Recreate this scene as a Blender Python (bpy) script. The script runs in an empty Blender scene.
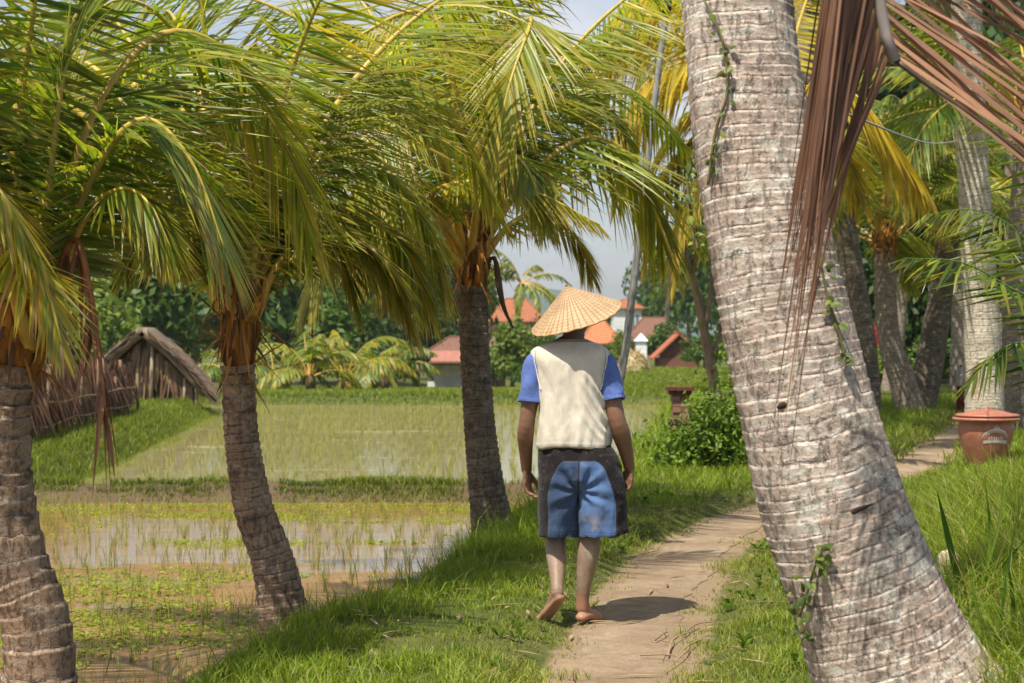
import bpy, math, random
import numpy as np
from mathutils import Vector

# ------------------------------------------------------------------ camera, sky, sun, exposure
SC = bpy.context.scene
COL = SC.collection
EYE, FPX, HOR = 1.47, 1800.0, 335.0
cam = bpy.data.cameras.new('camera')
cam.sensor_width = 36.0
cam.lens = FPX * 36.0 / 1024.0
cam.clip_end = 20000
cam.dof.use_dof = True
cam.dof.focus_distance = 8.6
cam.dof.aperture_fstop = 5.6
camo = bpy.data.objects.new('camera', cam)
COL.objects.link(camo)
camo.location = (0, 0, EYE)
camo.rotation_euler = (math.radians(90 - 0.207), 0, 0)
SC.camera = camo

SUN_EL, SUN_AZ = 64.0, 215.0        # azimuth: compass style from +Y clockwise; the light comes from behind-left
_el, _az = math.radians(SUN_EL), math.radians(SUN_AZ)
sdir = Vector((math.sin(_az) * math.cos(_el), math.cos(_az) * math.cos(_el), math.sin(_el)))
sl = bpy.data.lights.new('sun', 'SUN')
sl.energy = 4.6
sl.angle = math.radians(0.53)
sl.color = (1.0, 0.93, 0.80)
so = bpy.data.objects.new('sun', sl)
COL.objects.link(so)
so.rotation_euler = (-sdir).to_track_quat('-Z', 'Y').to_euler()

W = bpy.data.worlds.new('World')
SC.world = W
W.use_nodes = True
nt = W.node_tree
nt.nodes.clear()
wo = nt.nodes.new('ShaderNodeOutputWorld')
bg = nt.nodes.new('ShaderNodeBackground')
sky = nt.nodes.new('ShaderNodeTexSky')
sky.sky_type = 'NISHITA'
sky.sun_disc = False
sky.sun_elevation = _el
sky.sun_rotation = _az
sky.dust_density = 2.0
sky.air_density = 1.0
tc = nt.nodes.new('ShaderNodeTexCoord')
mp = nt.nodes.new('ShaderNodeMapping')
mp.inputs['Scale'].default_value = (1, 1, 3.2)
nz = nt.nodes.new('ShaderNodeTexNoise')
nz.inputs['Scale'].default_value = 3.2
nz.inputs['Detail'].default_value = 7
nz.inputs['Roughness'].default_value = 0.55
cr = nt.nodes.new('ShaderNodeValToRGB')
cr.color_ramp.elements[0].position = 0.42
cr.color_ramp.elements[1].position = 0.68
mx = nt.nodes.new('ShaderNodeMixRGB')
mx.inputs[2].default_value = (5.5, 5.7, 6.2, 1)
L = nt.links.new
L(tc.outputs['Generated'], mp.inputs['Vector'])
L(mp.outputs[0], nz.inputs['Vector'])
L(nz.outputs['Fac'], cr.inputs[0])
L(cr.outputs[0], mx.inputs[0])
L(sky.outputs[0], mx.inputs[1])
L(mx.outputs[0], bg.inputs['Color'])
bg.inputs['Strength'].default_value = 0.095
L(bg.outputs[0], wo.inputs['Surface'])

vs = SC.view_settings
vs.view_transform = 'Standard'
vs.look = 'None'
vs.gamma = 1.0
vs.use_curve_mapping = False
vs.exposure = 0.6
cy = SC.cycles
cy.max_bounces = 7
cy.diffuse_bounces = 3
cy.glossy_bounces = 3
cy.transmission_bounces = 4
cy.transparent_max_bounces = 6
cy.caustics_reflective = False
cy.caustics_refractive = False
cy.use_denoising = True

# ------------------------------------------------------------------ helpers
RNG = np.random.default_rng(7)
PI = math.pi


def P(px, py, y):
    """metres of a point measured at a distance y"""
    return np.array(((px - 512.0) * y / FPX, y, EYE - (py - HOR) * y / FPX))


def smooth(a, b, x):
    t = np.clip((np.asarray(x, float) - a) / (b - a), 0, 1)
    return t * t * (3 - 2 * t)


def lerp(a, b, t):
    return a + (b - a) * t


def _hash(ix, iy, s):
    n = np.sin(ix * 127.1 + iy * 311.7 + s * 74.7) * 43758.5453
    return n - np.floor(n)


def vnoise(x, y, s=0):
    x = np.asarray(x, float)
    y = np.asarray(y, float)
    ix, iy = np.floor(x), np.floor(y)
    fx, fy = x - ix, y - iy
    fx = fx * fx * (3 - 2 * fx)
    fy = fy * fy * (3 - 2 * fy)
    a = _hash(ix, iy, s)
    b = _hash(ix + 1, iy, s)
    c = _hash(ix, iy + 1, s)
    d = _hash(ix + 1, iy + 1, s)
    return lerp(lerp(a, b, fx), lerp(c, d, fx), fy)


def fbm(x, y, s=0, o=3):
    t, a, r = 0, 0.5, 0
    for i in range(o):
        t = t + a * vnoise(x * 2 ** i, y * 2 ** i, s + i)
        r += a
        a *= 0.5
    return t / r


def nrm(v):
    v = np.asarray(v, float)
    return v / np.maximum(np.linalg.norm(v, axis=-1, keepdims=True), 1e-9)


class MB:
    """collects shapes and links them as one mesh object"""

    def __init__(self):
        self.v, self.c, self.u, self.f, self.fm, self.n = [], [], [], [], [], 0

    def add(self, v, faces, col=(0.5, 0.5, 0.5), mi=0, uv=None):
        v = np.asarray(v, float).reshape(-1, 3)
        k = len(v)
        self.v.append(v)
        c = np.asarray(col, float)
        self.c.append(np.broadcast_to(c, (k, 3)) if c.ndim == 1 else c)
        self.u.append(np.zeros((k, 3)) if uv is None else np.asarray(uv, float))
        if not isinstance(faces, list):
            faces = [faces]
        for f in faces:
            f = np.asarray(f, int)
            if f.ndim == 1:
                f = f[None]
            self.f.append(f + self.n)
            self.fm.append(np.full(len(f), mi, int))
        self.n += k

    def mesh(self, name, mats, smooth_=True, org=(0, 0, 0)):
        me = bpy.data.meshes.new(name)
        V = np.concatenate(self.v) - np.asarray(org, float)
        me.vertices.add(len(V))
        me.vertices.foreach_set('co', V.astype(np.float32).ravel())
        tot = np.concatenate([np.full(len(f), f.shape[1], int) for f in self.f])
        idx = np.concatenate([f.ravel() for f in self.f])
        me.loops.add(len(idx))
        me.loops.foreach_set('vertex_index', idx.astype(np.int32))
        me.polygons.add(len(tot))
        st = np.concatenate(([0], np.cumsum(tot)[:-1]))
        me.polygons.foreach_set('loop_start', st.astype(np.int32))
        for m in (mats if isinstance(mats, (list, tuple)) else [mats]):
            me.materials.append(m)
        me.polygons.foreach_set('material_index', np.concatenate(self.fm).astype(np.int32))
        me.polygons.foreach_set('use_smooth', np.full(len(tot), bool(smooth_)))
        a = me.color_attributes.new('Col', 'FLOAT_COLOR', 'POINT')
        C = np.ones((len(V), 4), np.float32)
        C[:, :3] = np.concatenate(self.c)
        a.data.foreach_set('color', C.ravel())
        b = me.attributes.new('ruv', 'FLOAT_VECTOR', 'POINT')
        b.data.foreach_set('vector', np.concatenate(self.u).astype(np.float32).ravel())
        me.update()
        me.validate()
        return me

    def build(self, name, mats, parent=None, org=(0, 0, 0), smooth_=True):
        o = bpy.data.objects.new(name, self.mesh(name, mats, smooth_, org))
        COL.objects.link(o)
        if parent is not None:
            o.parent = parent
        else:
            o.location = org
        return o


def tag(o, label=None, cat=None, group=None, kind=None):
    if label:
        o['label'] = label
    if cat:
        o['category'] = cat
    if group:
        o['group'] = group
    if kind:
        o['kind'] = kind
    return o


def thing(name, loc, label, cat, group=None):
    o = bpy.data.objects.new(name, None)
    o.empty_display_size = 0.2
    COL.objects.link(o)
    o.location = loc
    return tag(o, label, cat, group)


def grid_faces(r, n, wrap):
    i = np.arange(r - 1)[:, None]
    m = n if wrap else n - 1
    j = np.arange(m)[None, :]
    j2 = (j + 1) % n
    return np.stack([(i * n + j), (i * n + j2), ((i + 1) * n + j2), ((i + 1) * n + j)], -1).reshape(-1, 4)


def curve(ctrl, n):
    """Catmull-Rom through ctrl, n points evenly spaced"""
    c = np.asarray(ctrl, float)
    if len(c) == 2:
        return c[0] + (c[1] - c[0]) * np.linspace(0, 1, n)[:, None]
    c = np.vstack([2 * c[0] - c[1], c, 2 * c[-1] - c[-2]])
    out = []
    for i in range(1, len(c) - 2):
        t = np.linspace(0, 1, 24, endpoint=False)[:, None]
        p0, p1, p2, p3 = c[i - 1], c[i], c[i + 1], c[i + 2]
        out.append(0.5 * (2 * p1 + (p2 - p0) * t + (2 * p0 - 5 * p1 + 4 * p2 - p3) * t * t + (3 * p1 - p0 - 3 * p2 + p3) * t ** 3))
    out.append(c[-2][None])
    out = np.vstack(out)
    s = np.concatenate(([0], np.cumsum(np.linalg.norm(np.diff(out[:, :3], axis=0), axis=1))))
    q = np.linspace(0, s[-1], n)
    return np.stack([np.interp(q, s, out[:, k]) for k in range(out.shape[1])], 1)


def frames(p, ref=(0.3, -1, 0.2)):
    t = nrm(np.gradient(p, axis=0))
    r = np.asarray(ref, float)
    S, U = [], []
    for i in range(len(p)):
        s = np.cross(t[i], r)
        if np.linalg.norm(s) < 1e-6:
            s = np.cross(t[i], (1, 0.1, 0))
        s = s / np.linalg.norm(s)
        u = np.cross(s, t[i])
        S.append(s)
        U.append(u)
        r = u
    return t, np.array(S), np.array(U)


def tube(mb, pts, rad, n=8, col=(0.5, 0.5, 0.5), mi=0, flat=1.0, ref=(0.3, -1, 0.2), caps=True, rnd=False):
    """a closed tapering tube; rnd adds rounded ends"""
    p = np.asarray(pts, float)
    rad = np.broadcast_to(np.asarray(rad, float), (len(p),)).copy()
    col = np.asarray(col, float)
    if rnd:
        t = nrm(np.gradient(p, axis=0))
        a, b, ca, cb = [], [], [], []
        for th in (80, 50, 20):
            th = math.radians(th)
            a.append(p[0] - t[0] * rad[0] * math.sin(th))
            ca.append(rad[0] * math.cos(th))
            b.insert(0, p[-1] + t[-1] * rad[-1] * math.sin(th))
            cb.insert(0, rad[-1] * math.cos(th))
        k0, k1 = len(a), len(b)
        T0, T1 = t[0], t[-1]
        p = np.vstack([a, p, b])
        rad = np.concatenate([ca, rad, cb])
        if col.ndim == 2:
            col = np.vstack([np.repeat(col[:1], k0, 0), col, np.repeat(col[-1:], k1, 0)])
    _, S, U = frames(p, ref)
    th = np.linspace(0, 2 * PI, n, endpoint=False)
    v = p[:, None, :] + rad[:, None, None] * (np.cos(th)[None, :, None] * S[:, None, :] + flat * np.sin(th)[None, :, None] * U[:, None, :])
    f = [grid_faces(len(p), n, True)]
    if caps:
        f.append(np.arange(n)[::-1][None])
        f.append((np.arange(n) + (len(p) - 1) * n)[None])
    if col.ndim == 2:
        col = np.repeat(col, n, 0)
    mb.add(v.reshape(-1, 3), f, col, mi)


def rings(mb, R, col=(0.5, 0.5, 0.5), mi=0, caps=(True, True), uv=None):
    """closed loft through ring arrays (k, n, 3)"""
    R = np.asarray(R, float)
    k, n, _ = R.shape
    f = [grid_faces(k, n, True)]
    if caps[0]:
        f.append(np.arange(n)[::-1][None])
    if caps[1]:
        f.append((np.arange(n) + (k - 1) * n)[None])
    mb.add(R.reshape(-1, 3), f, col, mi, uv)


def box(mb, lo, hi, col=(0.5, 0.5, 0.5), mi=0, rot=0.0, about=None):
    x0, y0, z0 = lo
    x1, y1, z1 = hi
    v = np.array([(x0, y0, z0), (x1, y0, z0), (x1, y1, z0), (x0, y1, z0), (x0, y0, z1), (x1, y0, z1), (x1, y1, z1), (x0, y1, z1)], float)
    if rot:
        a = np.array(about if about is not None else ((x0 + x1) / 2, (y0 + y1) / 2, 0.0), float)
        c, s = math.cos(rot), math.sin(rot)
        d = v - a
        v = np.stack([a[0] + d[:, 0] * c - d[:, 1] * s, a[1] + d[:, 0] * s + d[:, 1] * c, v[:, 2]], 1)
    mb.add(v, np.array([(3, 2, 1, 0), (4, 5, 6, 7), (0, 1, 5, 4), (1, 2, 6, 5), (2, 3, 7, 6), (3, 0, 4, 7)]), col, mi)


def lathe(mb, prof, c, n=40, col=(0.5, 0.5, 0.5), mi=0, caps=(False, False)):
    th = np.linspace(0, 2 * PI, n, endpoint=False)
    pr = np.asarray(prof, float)
    R = np.stack([c[0] + pr[:, :1] * np.cos(th), c[1] + pr[:, :1] * np.sin(th), c[2] + np.repeat(pr[:, 1:2], n, 1)], -1)
    rings(mb, R, col, mi, caps)


# ------------------------------------------------------------------ materials
def new_mat(name):
    m = bpy.data.materials.new(name)
    m.use_nodes = True
    n = m.node_tree
    n.nodes.clear()
    out = n.nodes.new('ShaderNodeOutputMaterial')
    return m, n, out


class NT:
    """short-hand for a node tree"""

    def __init__(self, n):
        self.n = n

    def node(self, t, **kw):
        o = self.n.nodes.new(t)
        for k, v in kw.items():
            setattr(o, k, v)
        return o

    def link(self, a, b):
        self.n.links.new(a, b)

    def val(self, sock, v):
        if hasattr(v, 'is_linked'):
            self.link(v, sock)
        elif isinstance(v, (tuple, list)):
            sock.default_value = tuple(v) + ((1,) if len(v) == 3 and sock.type == 'RGBA' else ())
        else:
            sock.default_value = v

    def noise(self, vec, scale, detail=4, rough=0.55, dist=0.0):
        o = self.node('ShaderNodeTexNoise')
        if vec is not None:
            self.link(vec, o.inputs['Vector'])
        o.inputs['Scale'].default_value = scale
        o.inputs['Detail'].default_value = detail
        o.inputs['Roughness'].default_value = rough
        o.inputs['Distortion'].default_value = dist
        return o.outputs['Fac']

    def ramp(self, fac, stops):
        o = self.node('ShaderNodeValToRGB')
        e = o.color_ramp.elements
        while len(e) > 1:
            e.remove(e[-1])
        for i, (p, c) in enumerate(stops):
            if i == 0:
                e[0].position = p
                x = e[0]
            else:
                x = e.new(p)
            c = (c, c, c) if not isinstance(c, (tuple, list)) else c
            x.color = tuple(c) + (1,)
        self.link(fac, o.inputs[0])
        return o.outputs[0]

    def mix(self, fac, a, b, mode='MIX'):
        o = self.node('ShaderNodeMixRGB', blend_type=mode)
        self.val(o.inputs[0], fac)
        self.val(o.inputs[1], a)
        self.val(o.inputs[2], b)
        return o.outputs[0]

    def math(self, op, a, b=0.0, c=0.0):
        o = self.node('ShaderNodeMath', operation=op)
        self.val(o.inputs[0], a)
        self.val(o.inputs[1], b)
        self.val(o.inputs[2], c)
        return o.outputs[0]

    def coords(self, kind='Object', scale=(1, 1, 1)):
        t = self.node('ShaderNodeTexCoord')
        if scale == (1, 1, 1):
            return t.outputs[kind]
        m = self.node('ShaderNodeMapping')
        m.inputs['Scale'].default_value = scale
        self.link(t.outputs[kind], m.inputs[0])
        return m.outputs[0]

    def attr(self, name):
        o = self.node('ShaderNodeAttribute')
        o.attribute_name = name
        return o

    def bump(self, h, strength=0.5, dist=0.01):
        o = self.node('ShaderNodeBump')
        o.inputs['Strength'].default_value = strength
        o.inputs['Distance'].default_value = dist
        self.link(h, o.inputs['Height'])
        return o.outputs[0]

    def bsdf(self, col, rough=0.6, spec=0.3, normal=None):
        o = self.node('ShaderNodeBsdfPrincipled')
        self.val(o.inputs['Base Color'], col)
        self.val(o.inputs['Roughness'], rough)
        o.inputs['Specular IOR Level'].default_value = spec
        if normal is not None:
            self.link(normal, o.inputs['Normal'])
        return o.outputs[0]


def leaf_mat(name, trans=0.4, rough=0.42, spec=0.45, tint=(1.25, 1.2, 0.55)):
    m, n, out = new_mat(name)
    k = NT(n)
    a = k.attr('Col').outputs['Color']
    no = k.noise(k.coords('Object'), 6.0, 3)
    c = k.mix(1.0, a, k.ramp(no, [(0.3, 0.78), (0.7, 1.2)]), 'MULTIPLY')
    p = k.bsdf(c, rough, spec)
    t = k.node('ShaderNodeBsdfTranslucent')
    k.link(k.mix(1.0, c, tint, 'MULTIPLY'), t.inputs[0])
    s = k.node('ShaderNodeMixShader')
    s.inputs[0].default_value = trans
    k.link(p, s.inputs[1])
    k.link(t.outputs[0], s.inputs[2])
    k.link(s.outputs[0], out.inputs[0])
    return m


def col_mat(name, rough=0.7, spec=0.25, nscale=20.0, namp=(0.75, 1.2), bump=0.0, bdist=0.004, stretch=(1, 1, 1)):
    """the mesh's own colours, broken up by a noise"""
    m, n, out = new_mat(name)
    k = NT(n)
    a = k.attr('Col').outputs['Color']
    no = k.noise(k.coords('Object', stretch), nscale, 5, 0.6)
    c = k.mix(1.0, a, k.ramp(no, [(0.3, namp[0]), (0.7, namp[1])]), 'MULTIPLY')
    nb = k.bump(no, bump, bdist) if bump else None
    k.link(k.bsdf(c, rough, spec, nb), out.inputs[0])
    return m


def bark_mat(name, ca, cb, line, lichen=0.0, dark=0.5, ringlight=(0.5, 0.45, 0.4), moss=None, lipk=0.6, fisk=0.7, speck=0.5):
    m, n, out = new_mat(name)
    k = NT(n)
    ob = k.coords('Object')
    ruv = k.attr('ruv').outputs['Vector']
    sp = k.node('ShaderNodeSeparateXYZ')
    k.link(ruv, sp.inputs[0])
    wob = k.noise(k.coords('Object', (9, 9, 9)), 1.0, 3)
    ph = k.math('FRACT', k.math('ADD', sp.outputs[1], k.math('MULTIPLY', k.math('SUBTRACT', wob, 0.5), 0.32)))
    big = k.noise(ob, 3.0, 4)
    fine = k.noise(k.coords('Object', (38, 38, 46)), 1.0, 7, 0.72)
    fiss = k.noise(k.coords('Object', (48, 48, 13)), 1.0, 5, 0.7)
    c = k.mix(k.ramp(big, [(0.3, 0), (0.68, 1)]), ca, cb)
    c = k.mix(1.0, c, k.ramp(fine, [(0.28, 0.45), (0.5, 1.0), (0.75, 1.35)]), 'MULTIPLY')
    # ring ledges: a pale worn lip above a dark broken scar
    lip = k.ramp(ph, [(0.0, 0), (0.74, 0), (0.9, 1), (0.97, 0.6), (1.0, 0)])
    lipn = k.math('MULTIPLY', lip, k.ramp(k.noise(ob, 11.0, 5, 0.65), [(0.44, 0), (0.6, 1)]))
    c = k.mix(k.math('MULTIPLY', lipn, lipk), c, ringlight)
    scar = k.ramp(ph, [(0.0, 1), (0.1, 0.8), (0.24, 0), (0.985, 0), (1.0, 1)])
    scn = k.math('MULTIPLY', scar, k.ramp(k.noise(ob, 9.0, 5, 0.65), [(0.42, 0.03), (0.6, 1)]))
    c = k.mix(k.math('MULTIPLY', scn, dark), c, line)
    fi = k.ramp(fiss, [(0.0, 1), (0.34, 0.8), (0.46, 0)])
    c = k.mix(k.math('MULTIPLY', fi, fisk), c, line)
    # weather stains: blotchy dark algae
    st = k.ramp(k.noise(k.coords('Object', (7, 7, 13)), 1.0, 6, 0.7), [(0.52, 0), (0.64, 1)])
    c = k.mix(k.math('MULTIPLY', st, dark * 0.75), c, line)
    sp_ = k.ramp(k.noise(k.coords('Object', (34, 34, 60)), 1.0, 6, 0.8), [(0.58, 0), (0.63, 1)])
    spm = k.ramp(k.noise(ob, 5.0, 4, 0.7), [(0.45, 0), (0.62, 1)])
    c = k.mix(k.math('MULTIPLY', k.math('MULTIPLY', sp_, spm), 0.8 * speck), c, line)
    if lichen:
        l2 = k.ramp(k.noise(k.coords('Object', (26, 26, 44)), 1.0, 7, 0.8), [(0.56, 0), (0.6, 1)])
        l2m = k.ramp(k.noise(ob, 3.3, 4, 0.7), [(0.48, 0), (0.6, 1)])
        c = k.mix(k.math('MULTIPLY', k.math('MULTIPLY', l2, l2m), lichen * speck), c, (0.68, 0.65, 0.57))
        lf = k.ramp(k.noise(k.coords('Object', (8, 8, 15)), 1.0, 9, 0.8), [(0.52, 0), (0.58, 1)])
        c = k.mix(k.math('MULTIPLY', lf, lichen), c, (0.64, 0.60, 0.51))
    if moss:
        mf = k.ramp(k.noise(ob, 2.1, 5, 0.7), [(0.5, 0), (0.66, 1)])
        c = k.mix(k.math('MULTIPLY', mf, 0.5), c, moss)
    h = k.math('SUBTRACT', k.math('ADD', k.math('MULTIPLY', lipn, 0.7), k.math('MULTIPLY', fine, 0.7)), k.math('ADD', k.math('MULTIPLY', scn, 0.8), k.math('MULTIPLY', fi, 0.7)))
    k.link(k.bsdf(c, 0.85, 0.15, k.bump(h, 1.0, 0.014)), out.inputs[0])
    return m


M = {}
M['leaf'] = leaf_mat('palm_leaflet', 0.5, 0.36, 0.5, (1.25, 1.35, 0.45))
M['grass'] = leaf_mat('grass_blade', 0.4, 0.5, 0.25, (1.2, 1.25, 0.5))
M['tree_leaf'] = leaf_mat('tree_leaf', 0.3, 0.5, 0.3)
M['dry_leaf'] = leaf_mat('dry_leaflet', 0.22, 0.5, 0.35, (1.3, 1.0, 0.7))
M['rib'] = col_mat('frond_rib', 0.45, 0.35, 30, (0.7, 1.2), 0.3, 0.003, (1, 1, 0.2))
M['fibre'] = col_mat('sheath_fibre', 0.85, 0.1, 40, (0.35, 1.5), 0.9, 0.015, (1, 1, 0.12))
M['wood'] = col_mat('rough_wood', 0.8, 0.15, 30, (0.6, 1.25), 0.5, 0.006, (1, 1, 0.25))
M['paint'] = col_mat('plain_wall', 0.85, 0.15, 3, (0.75, 1.15), 0.2, 0.01)
M['roof'] = col_mat('roof_tile', 0.8, 0.15, 6, (0.7, 1.2), 0.4, 0.02)
M['bark_near'] = bark_mat('bark_pale', (0.42, 0.315, 0.25), (0.57, 0.465, 0.385), (0.065, 0.047, 0.037), 0.85, 0.85, (0.64, 0.57, 0.49), None, 0.24, 0.2, 1.0)
M['bark_grey'] = bark_mat('bark_grey', (0.22, 0.145, 0.095), (0.38, 0.265, 0.18), (0.045, 0.032, 0.024), 0.22, 0.85, (0.44, 0.36, 0.28), None, 0.5, 0.35)
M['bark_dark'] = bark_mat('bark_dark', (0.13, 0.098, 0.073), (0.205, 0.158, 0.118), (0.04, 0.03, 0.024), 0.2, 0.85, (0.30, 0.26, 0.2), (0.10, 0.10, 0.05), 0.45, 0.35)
M['bark_far'] = bark_mat('bark_far', (0.22, 0.17, 0.125), (0.31, 0.25, 0.19), (0.07, 0.05, 0.035), 0.3, 0.45, (0.4, 0.34, 0.27), None, 0.3, 0.25)
M['bark_white'] = bark_mat('bark_white', (0.46, 0.39, 0.29), (0.60, 0.52, 0.41), (0.13, 0.10, 0.07), 0.6, 0.5, (0.66, 0.6, 0.5), None, 0.3, 0.3)

# ------------------------------------------------------------------ terrain
PYS = [0, 5, 7.6, 10, 12.3, 14.3, 17, 19.6, 23, 27.8, 34, 60]
PXS = [-0.55, 0.12, 0.45, 0.78, 1.24, 1.86, 3.1, 4.28, 5.45, 7.0, 8.9, 18]
EYS = [0, 7.0, 7.36, 9.1, 10.7, 13.5, 15.7, 23, 34, 42, 60]
EXS = [-3.3, -1.5, -1.3, -1.03, -0.52, -0.02, 0.32, 1.78, 3.2, 4.0, 6.5]
LYS = [0, 19.0, 20.5, 24, 39, 48, 60]
LXS = [-60, -60, -5.0, -5.2, -6.4, -8.4, -9]


def path_x(y):
    return np.interp(y, PYS, PXS)


def edge_x(y):
    return np.interp(y, EYS, EXS) + 0.16 * (fbm(np.asarray(y) * 0.9, 0 * np.asarray(y), 3) - 0.5)


def ground_z(x, y):
    x = np.asarray(x, float)
    y = np.asarray(y, float)
    d = x - path_x(y)
    s = x - edge_x(y)
    land = 0.05 * (fbm(x * 1.2, y * 1.2, 1) - 0.5) * smooth(0.25, 0.7, np.abs(d))
    land = land + 0.17 * smooth(0.55, 1.6, d) + 0.05 * smooth(0.35, 0.6, np.abs(d)) - 0.05 * smooth(1.0, 0.0, s)
    floor_near, floor_far = -0.46, -0.40
    fl = np.where(y > 20.0, floor_far, floor_near)
    wob = 0.3 * (fbm(x * 0.7, y * 0 + 5, 9) - 0.5)
    bund = smooth(0.42, 0.15, np.abs(y - 20.1 + wob))
    fl = fl + bund * (0.19 + 0.05 * fbm(x * 3, y * 3, 4))
    lx = np.interp(y, LYS, LXS)
    fl = lerp(fl, -0.04 + 0.05 * fbm(x * 2, y * 2, 5), smooth(0.0, 0.7, lx - x))
    fl = np.where(y > 60, -0.1, lerp(fl, -0.13, smooth(45.3, 46.6, y)))
    z = lerp(fl, land, smooth(-0.42, 0.02, s))
    # beyond the fields the land steps down on the left, stays nearly level on the right
    yy = np.maximum(y, 1.0)
    px = 512 + FPX * x / yy
    q = np.clip((y - 47) / 63.0, 0, 1)
    zl = -0.1 - 1.65 * q
    zr = -0.05 - 0.5 * q
    far = lerp(zl, zr, smooth(500, 650, px))
    return lerp(z, far, smooth(45.5, 52, y))


NOISE_GRASS = {}


def ground_mat():
    m, n, out = new_mat('turf_soil')
    k = NT(n)
    ob = k.coords('Object')
    big = k.noise(ob, 0.55, 5)
    mid = k.noise(ob, 5.0, 5, 0.65)
    fine = k.noise(ob, 60.0, 4, 0.7)
    g = k.mix(k.ramp(mid, [(0.35, 0), (0.65, 1)]), (0.05, 0.075, 0.016), (0.105, 0.125, 0.03))
    g = k.mix(k.ramp(big, [(0.45, 0), (0.7, 1)]), g, (0.15, 0.135, 0.05))
    g = k.mix(1.0, g, k.ramp(fine, [(0.25, 0.55), (0.75, 1.35)]), 'MULTIPLY')
    mud = k.mix(fine, (0.085, 0.06, 0.035), (0.16, 0.115, 0.07))
    a = k.attr('Col')
    sp = k.node('ShaderNodeSeparateColor')
    k.link(a.outputs['Color'], sp.inputs[0])
    e = k.math('ADD', sp.outputs[0], k.math('MULTIPLY', k.math('SUBTRACT', mid, 0.5), 0.9))
    dirt = k.mix(fine, (0.20, 0.142, 0.086), (0.34, 0.25, 0.16))
    e2 = k.math('ADD', sp.outputs[1], k.math('MULTIPLY', k.math('SUBTRACT', mid, 0.5), 1.1))
    g = k.mix(k.ramp(e2, [(0.3, 0), (0.62, 1)]), g, dirt)
    c = k.mix(k.ramp(e, [(0.42, 0), (0.58, 1)]), g, mud)
    k.link(k.bsdf(c, 0.9, 0.1, k.bump(fine, 0.7, 0.02)), out.inputs[0])
    return m


def path_mat():
    m, n, out = new_mat('trodden_earth')
    k = NT(n)
    ob = k.coords('Object')
    big = k.noise(ob, 1.6, 5)
    mid = k.noise(ob, 9.0, 6, 0.7)
    fine = k.noise(ob, 90.0, 4, 0.75)
    c = k.mix(k.ramp(big, [(0.35, 0), (0.65, 1)]), (0.29, 0.208, 0.135), (0.40, 0.30, 0.2))
    c = k.mix(1.0, c, k.ramp(mid, [(0.28, 0.7), (0.7, 1.15)]), 'MULTIPLY')
    c = k.mix(1.0, c, k.ramp(fine, [(0.25, 0.72), (0.75, 1.22)]), 'MULTIPLY')
    pe = k.ramp(k.noise(ob, 46.0, 4, 0.65), [(0.62, 0), (0.66, 1)])
    ft = k.ramp(k.noise(k.coords('Object', (1, 0.55, 1)), 6.5, 2, 0.4), [(0.5, 0), (0.62, 1)])
    c = k.mix(k.math('MULTIPLY', ft, 0.22), c, (0.22, 0.155, 0.10))
    c = k.mix(k.math('MULTIPLY', pe, 0.6), c, (0.16, 0.11, 0.07))
    h = k.math('ADD', k.math('MULTIPLY', mid, 1.0), k.math('MULTIPLY', fine, 0.6))
    k.link(k.bsdf(c, 0.92, 0.1, k.bump(h, 0.7, 0.03)), out.inputs[0])
    return m


def water_mat(name, mud_a, mud_b, thr, near=False):
    m, n, out = new_mat(name)
    k = NT(n)
    ob = k.coords('Object')
    st = k.coords('Object', (0.55, 1.9, 1))
    big = k.noise(st, 0.5, 5, 0.6)
    mid = k.noise(st, 2.4, 5, 0.65)
    c = k.mix(k.ramp(mid, [(0.35, 0), (0.65, 1)]), mud_a, mud_b)
    c = k.mix(1.0, c, k.ramp(k.noise(ob, 30.0, 4, 0.7), [(0.3, 0.75), (0.7, 1.2)]), 'MULTIPLY')
    # shallow mud breaking the surface in drifts
    e = k.math('ADD', big, k.math('MULTIPLY', k.math('SUBTRACT', mid, 0.5), 0.5))
    if near:
        py = k.node('ShaderNodeSeparateXYZ')
        k.link(ob, py.inputs[0])
        e = k.math('ADD', e, k.math('MULTIPLY', k.math('SUBTRACT', 14.9, py.outputs[1]), 0.12))
    dry = k.ramp(e, [(thr, 0), (thr + 0.09, 1)])
    rip = k.bump(k.noise(k.coords('Object', (3, 5, 1)), 3.0, 3), 0.10, 0.02)
    wet = k.bsdf(c, 0.06, 0.5, rip)
    mu = k.bsdf(k.mix(1.0, c, (0.85, 0.82, 0.75), 'MULTIPLY'), 0.5, 0.25, k.bump(k.noise(ob, 22.0, 4), 0.8, 0.02))
    s = k.node('ShaderNodeMixShader')
    k.link(dry, s.inputs[0])
    k.link(wet, s.inputs[1])
    k.link(mu, s.inputs[2])
    k.link(s.outputs[0], out.inputs[0])
    return m


# the ground: one sheet to the horizon, finer near the camera
ys = np.concatenate([3.0 * (60 / 3.0) ** np.linspace(0, 1, 420), np.geomspace(62, 9000, 60)])
us = np.linspace(-1, 1, 340)
us = np.sign(us) * np.abs(us) ** 1.25
yy = np.repeat(ys[:, None], len(us), 1)
xx = us[None, :] * (4.0 + 0.62 * ys[:, None])
zz = ground_z(xx, yy)
zz = np.where(yy > 200, zz - 0.0 * yy, zz)
s_ = xx - edge_x(yy)
mudw = smooth(0.1, -0.35, s_) * smooth(45.5, 44.9, yy)
lxx = np.interp(yy, LYS, LXS)
mudw = mudw * smooth(0.5, -0.1, lxx - xx) * 0.95
nearp = 0.9 * smooth(0.46, 0.26, np.abs(xx - path_x(yy))) * smooth(45, 38, yy)
bcol = np.stack([mudw, nearp, mudw], -1).reshape(-1, 3)
mb = MB()
mb.add(np.stack([xx, yy, zz], -1).reshape(-1, 3), grid_faces(len(ys), len(us), False), bcol)
tag(mb.build('ground', ground_mat()), kind='structure')

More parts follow.
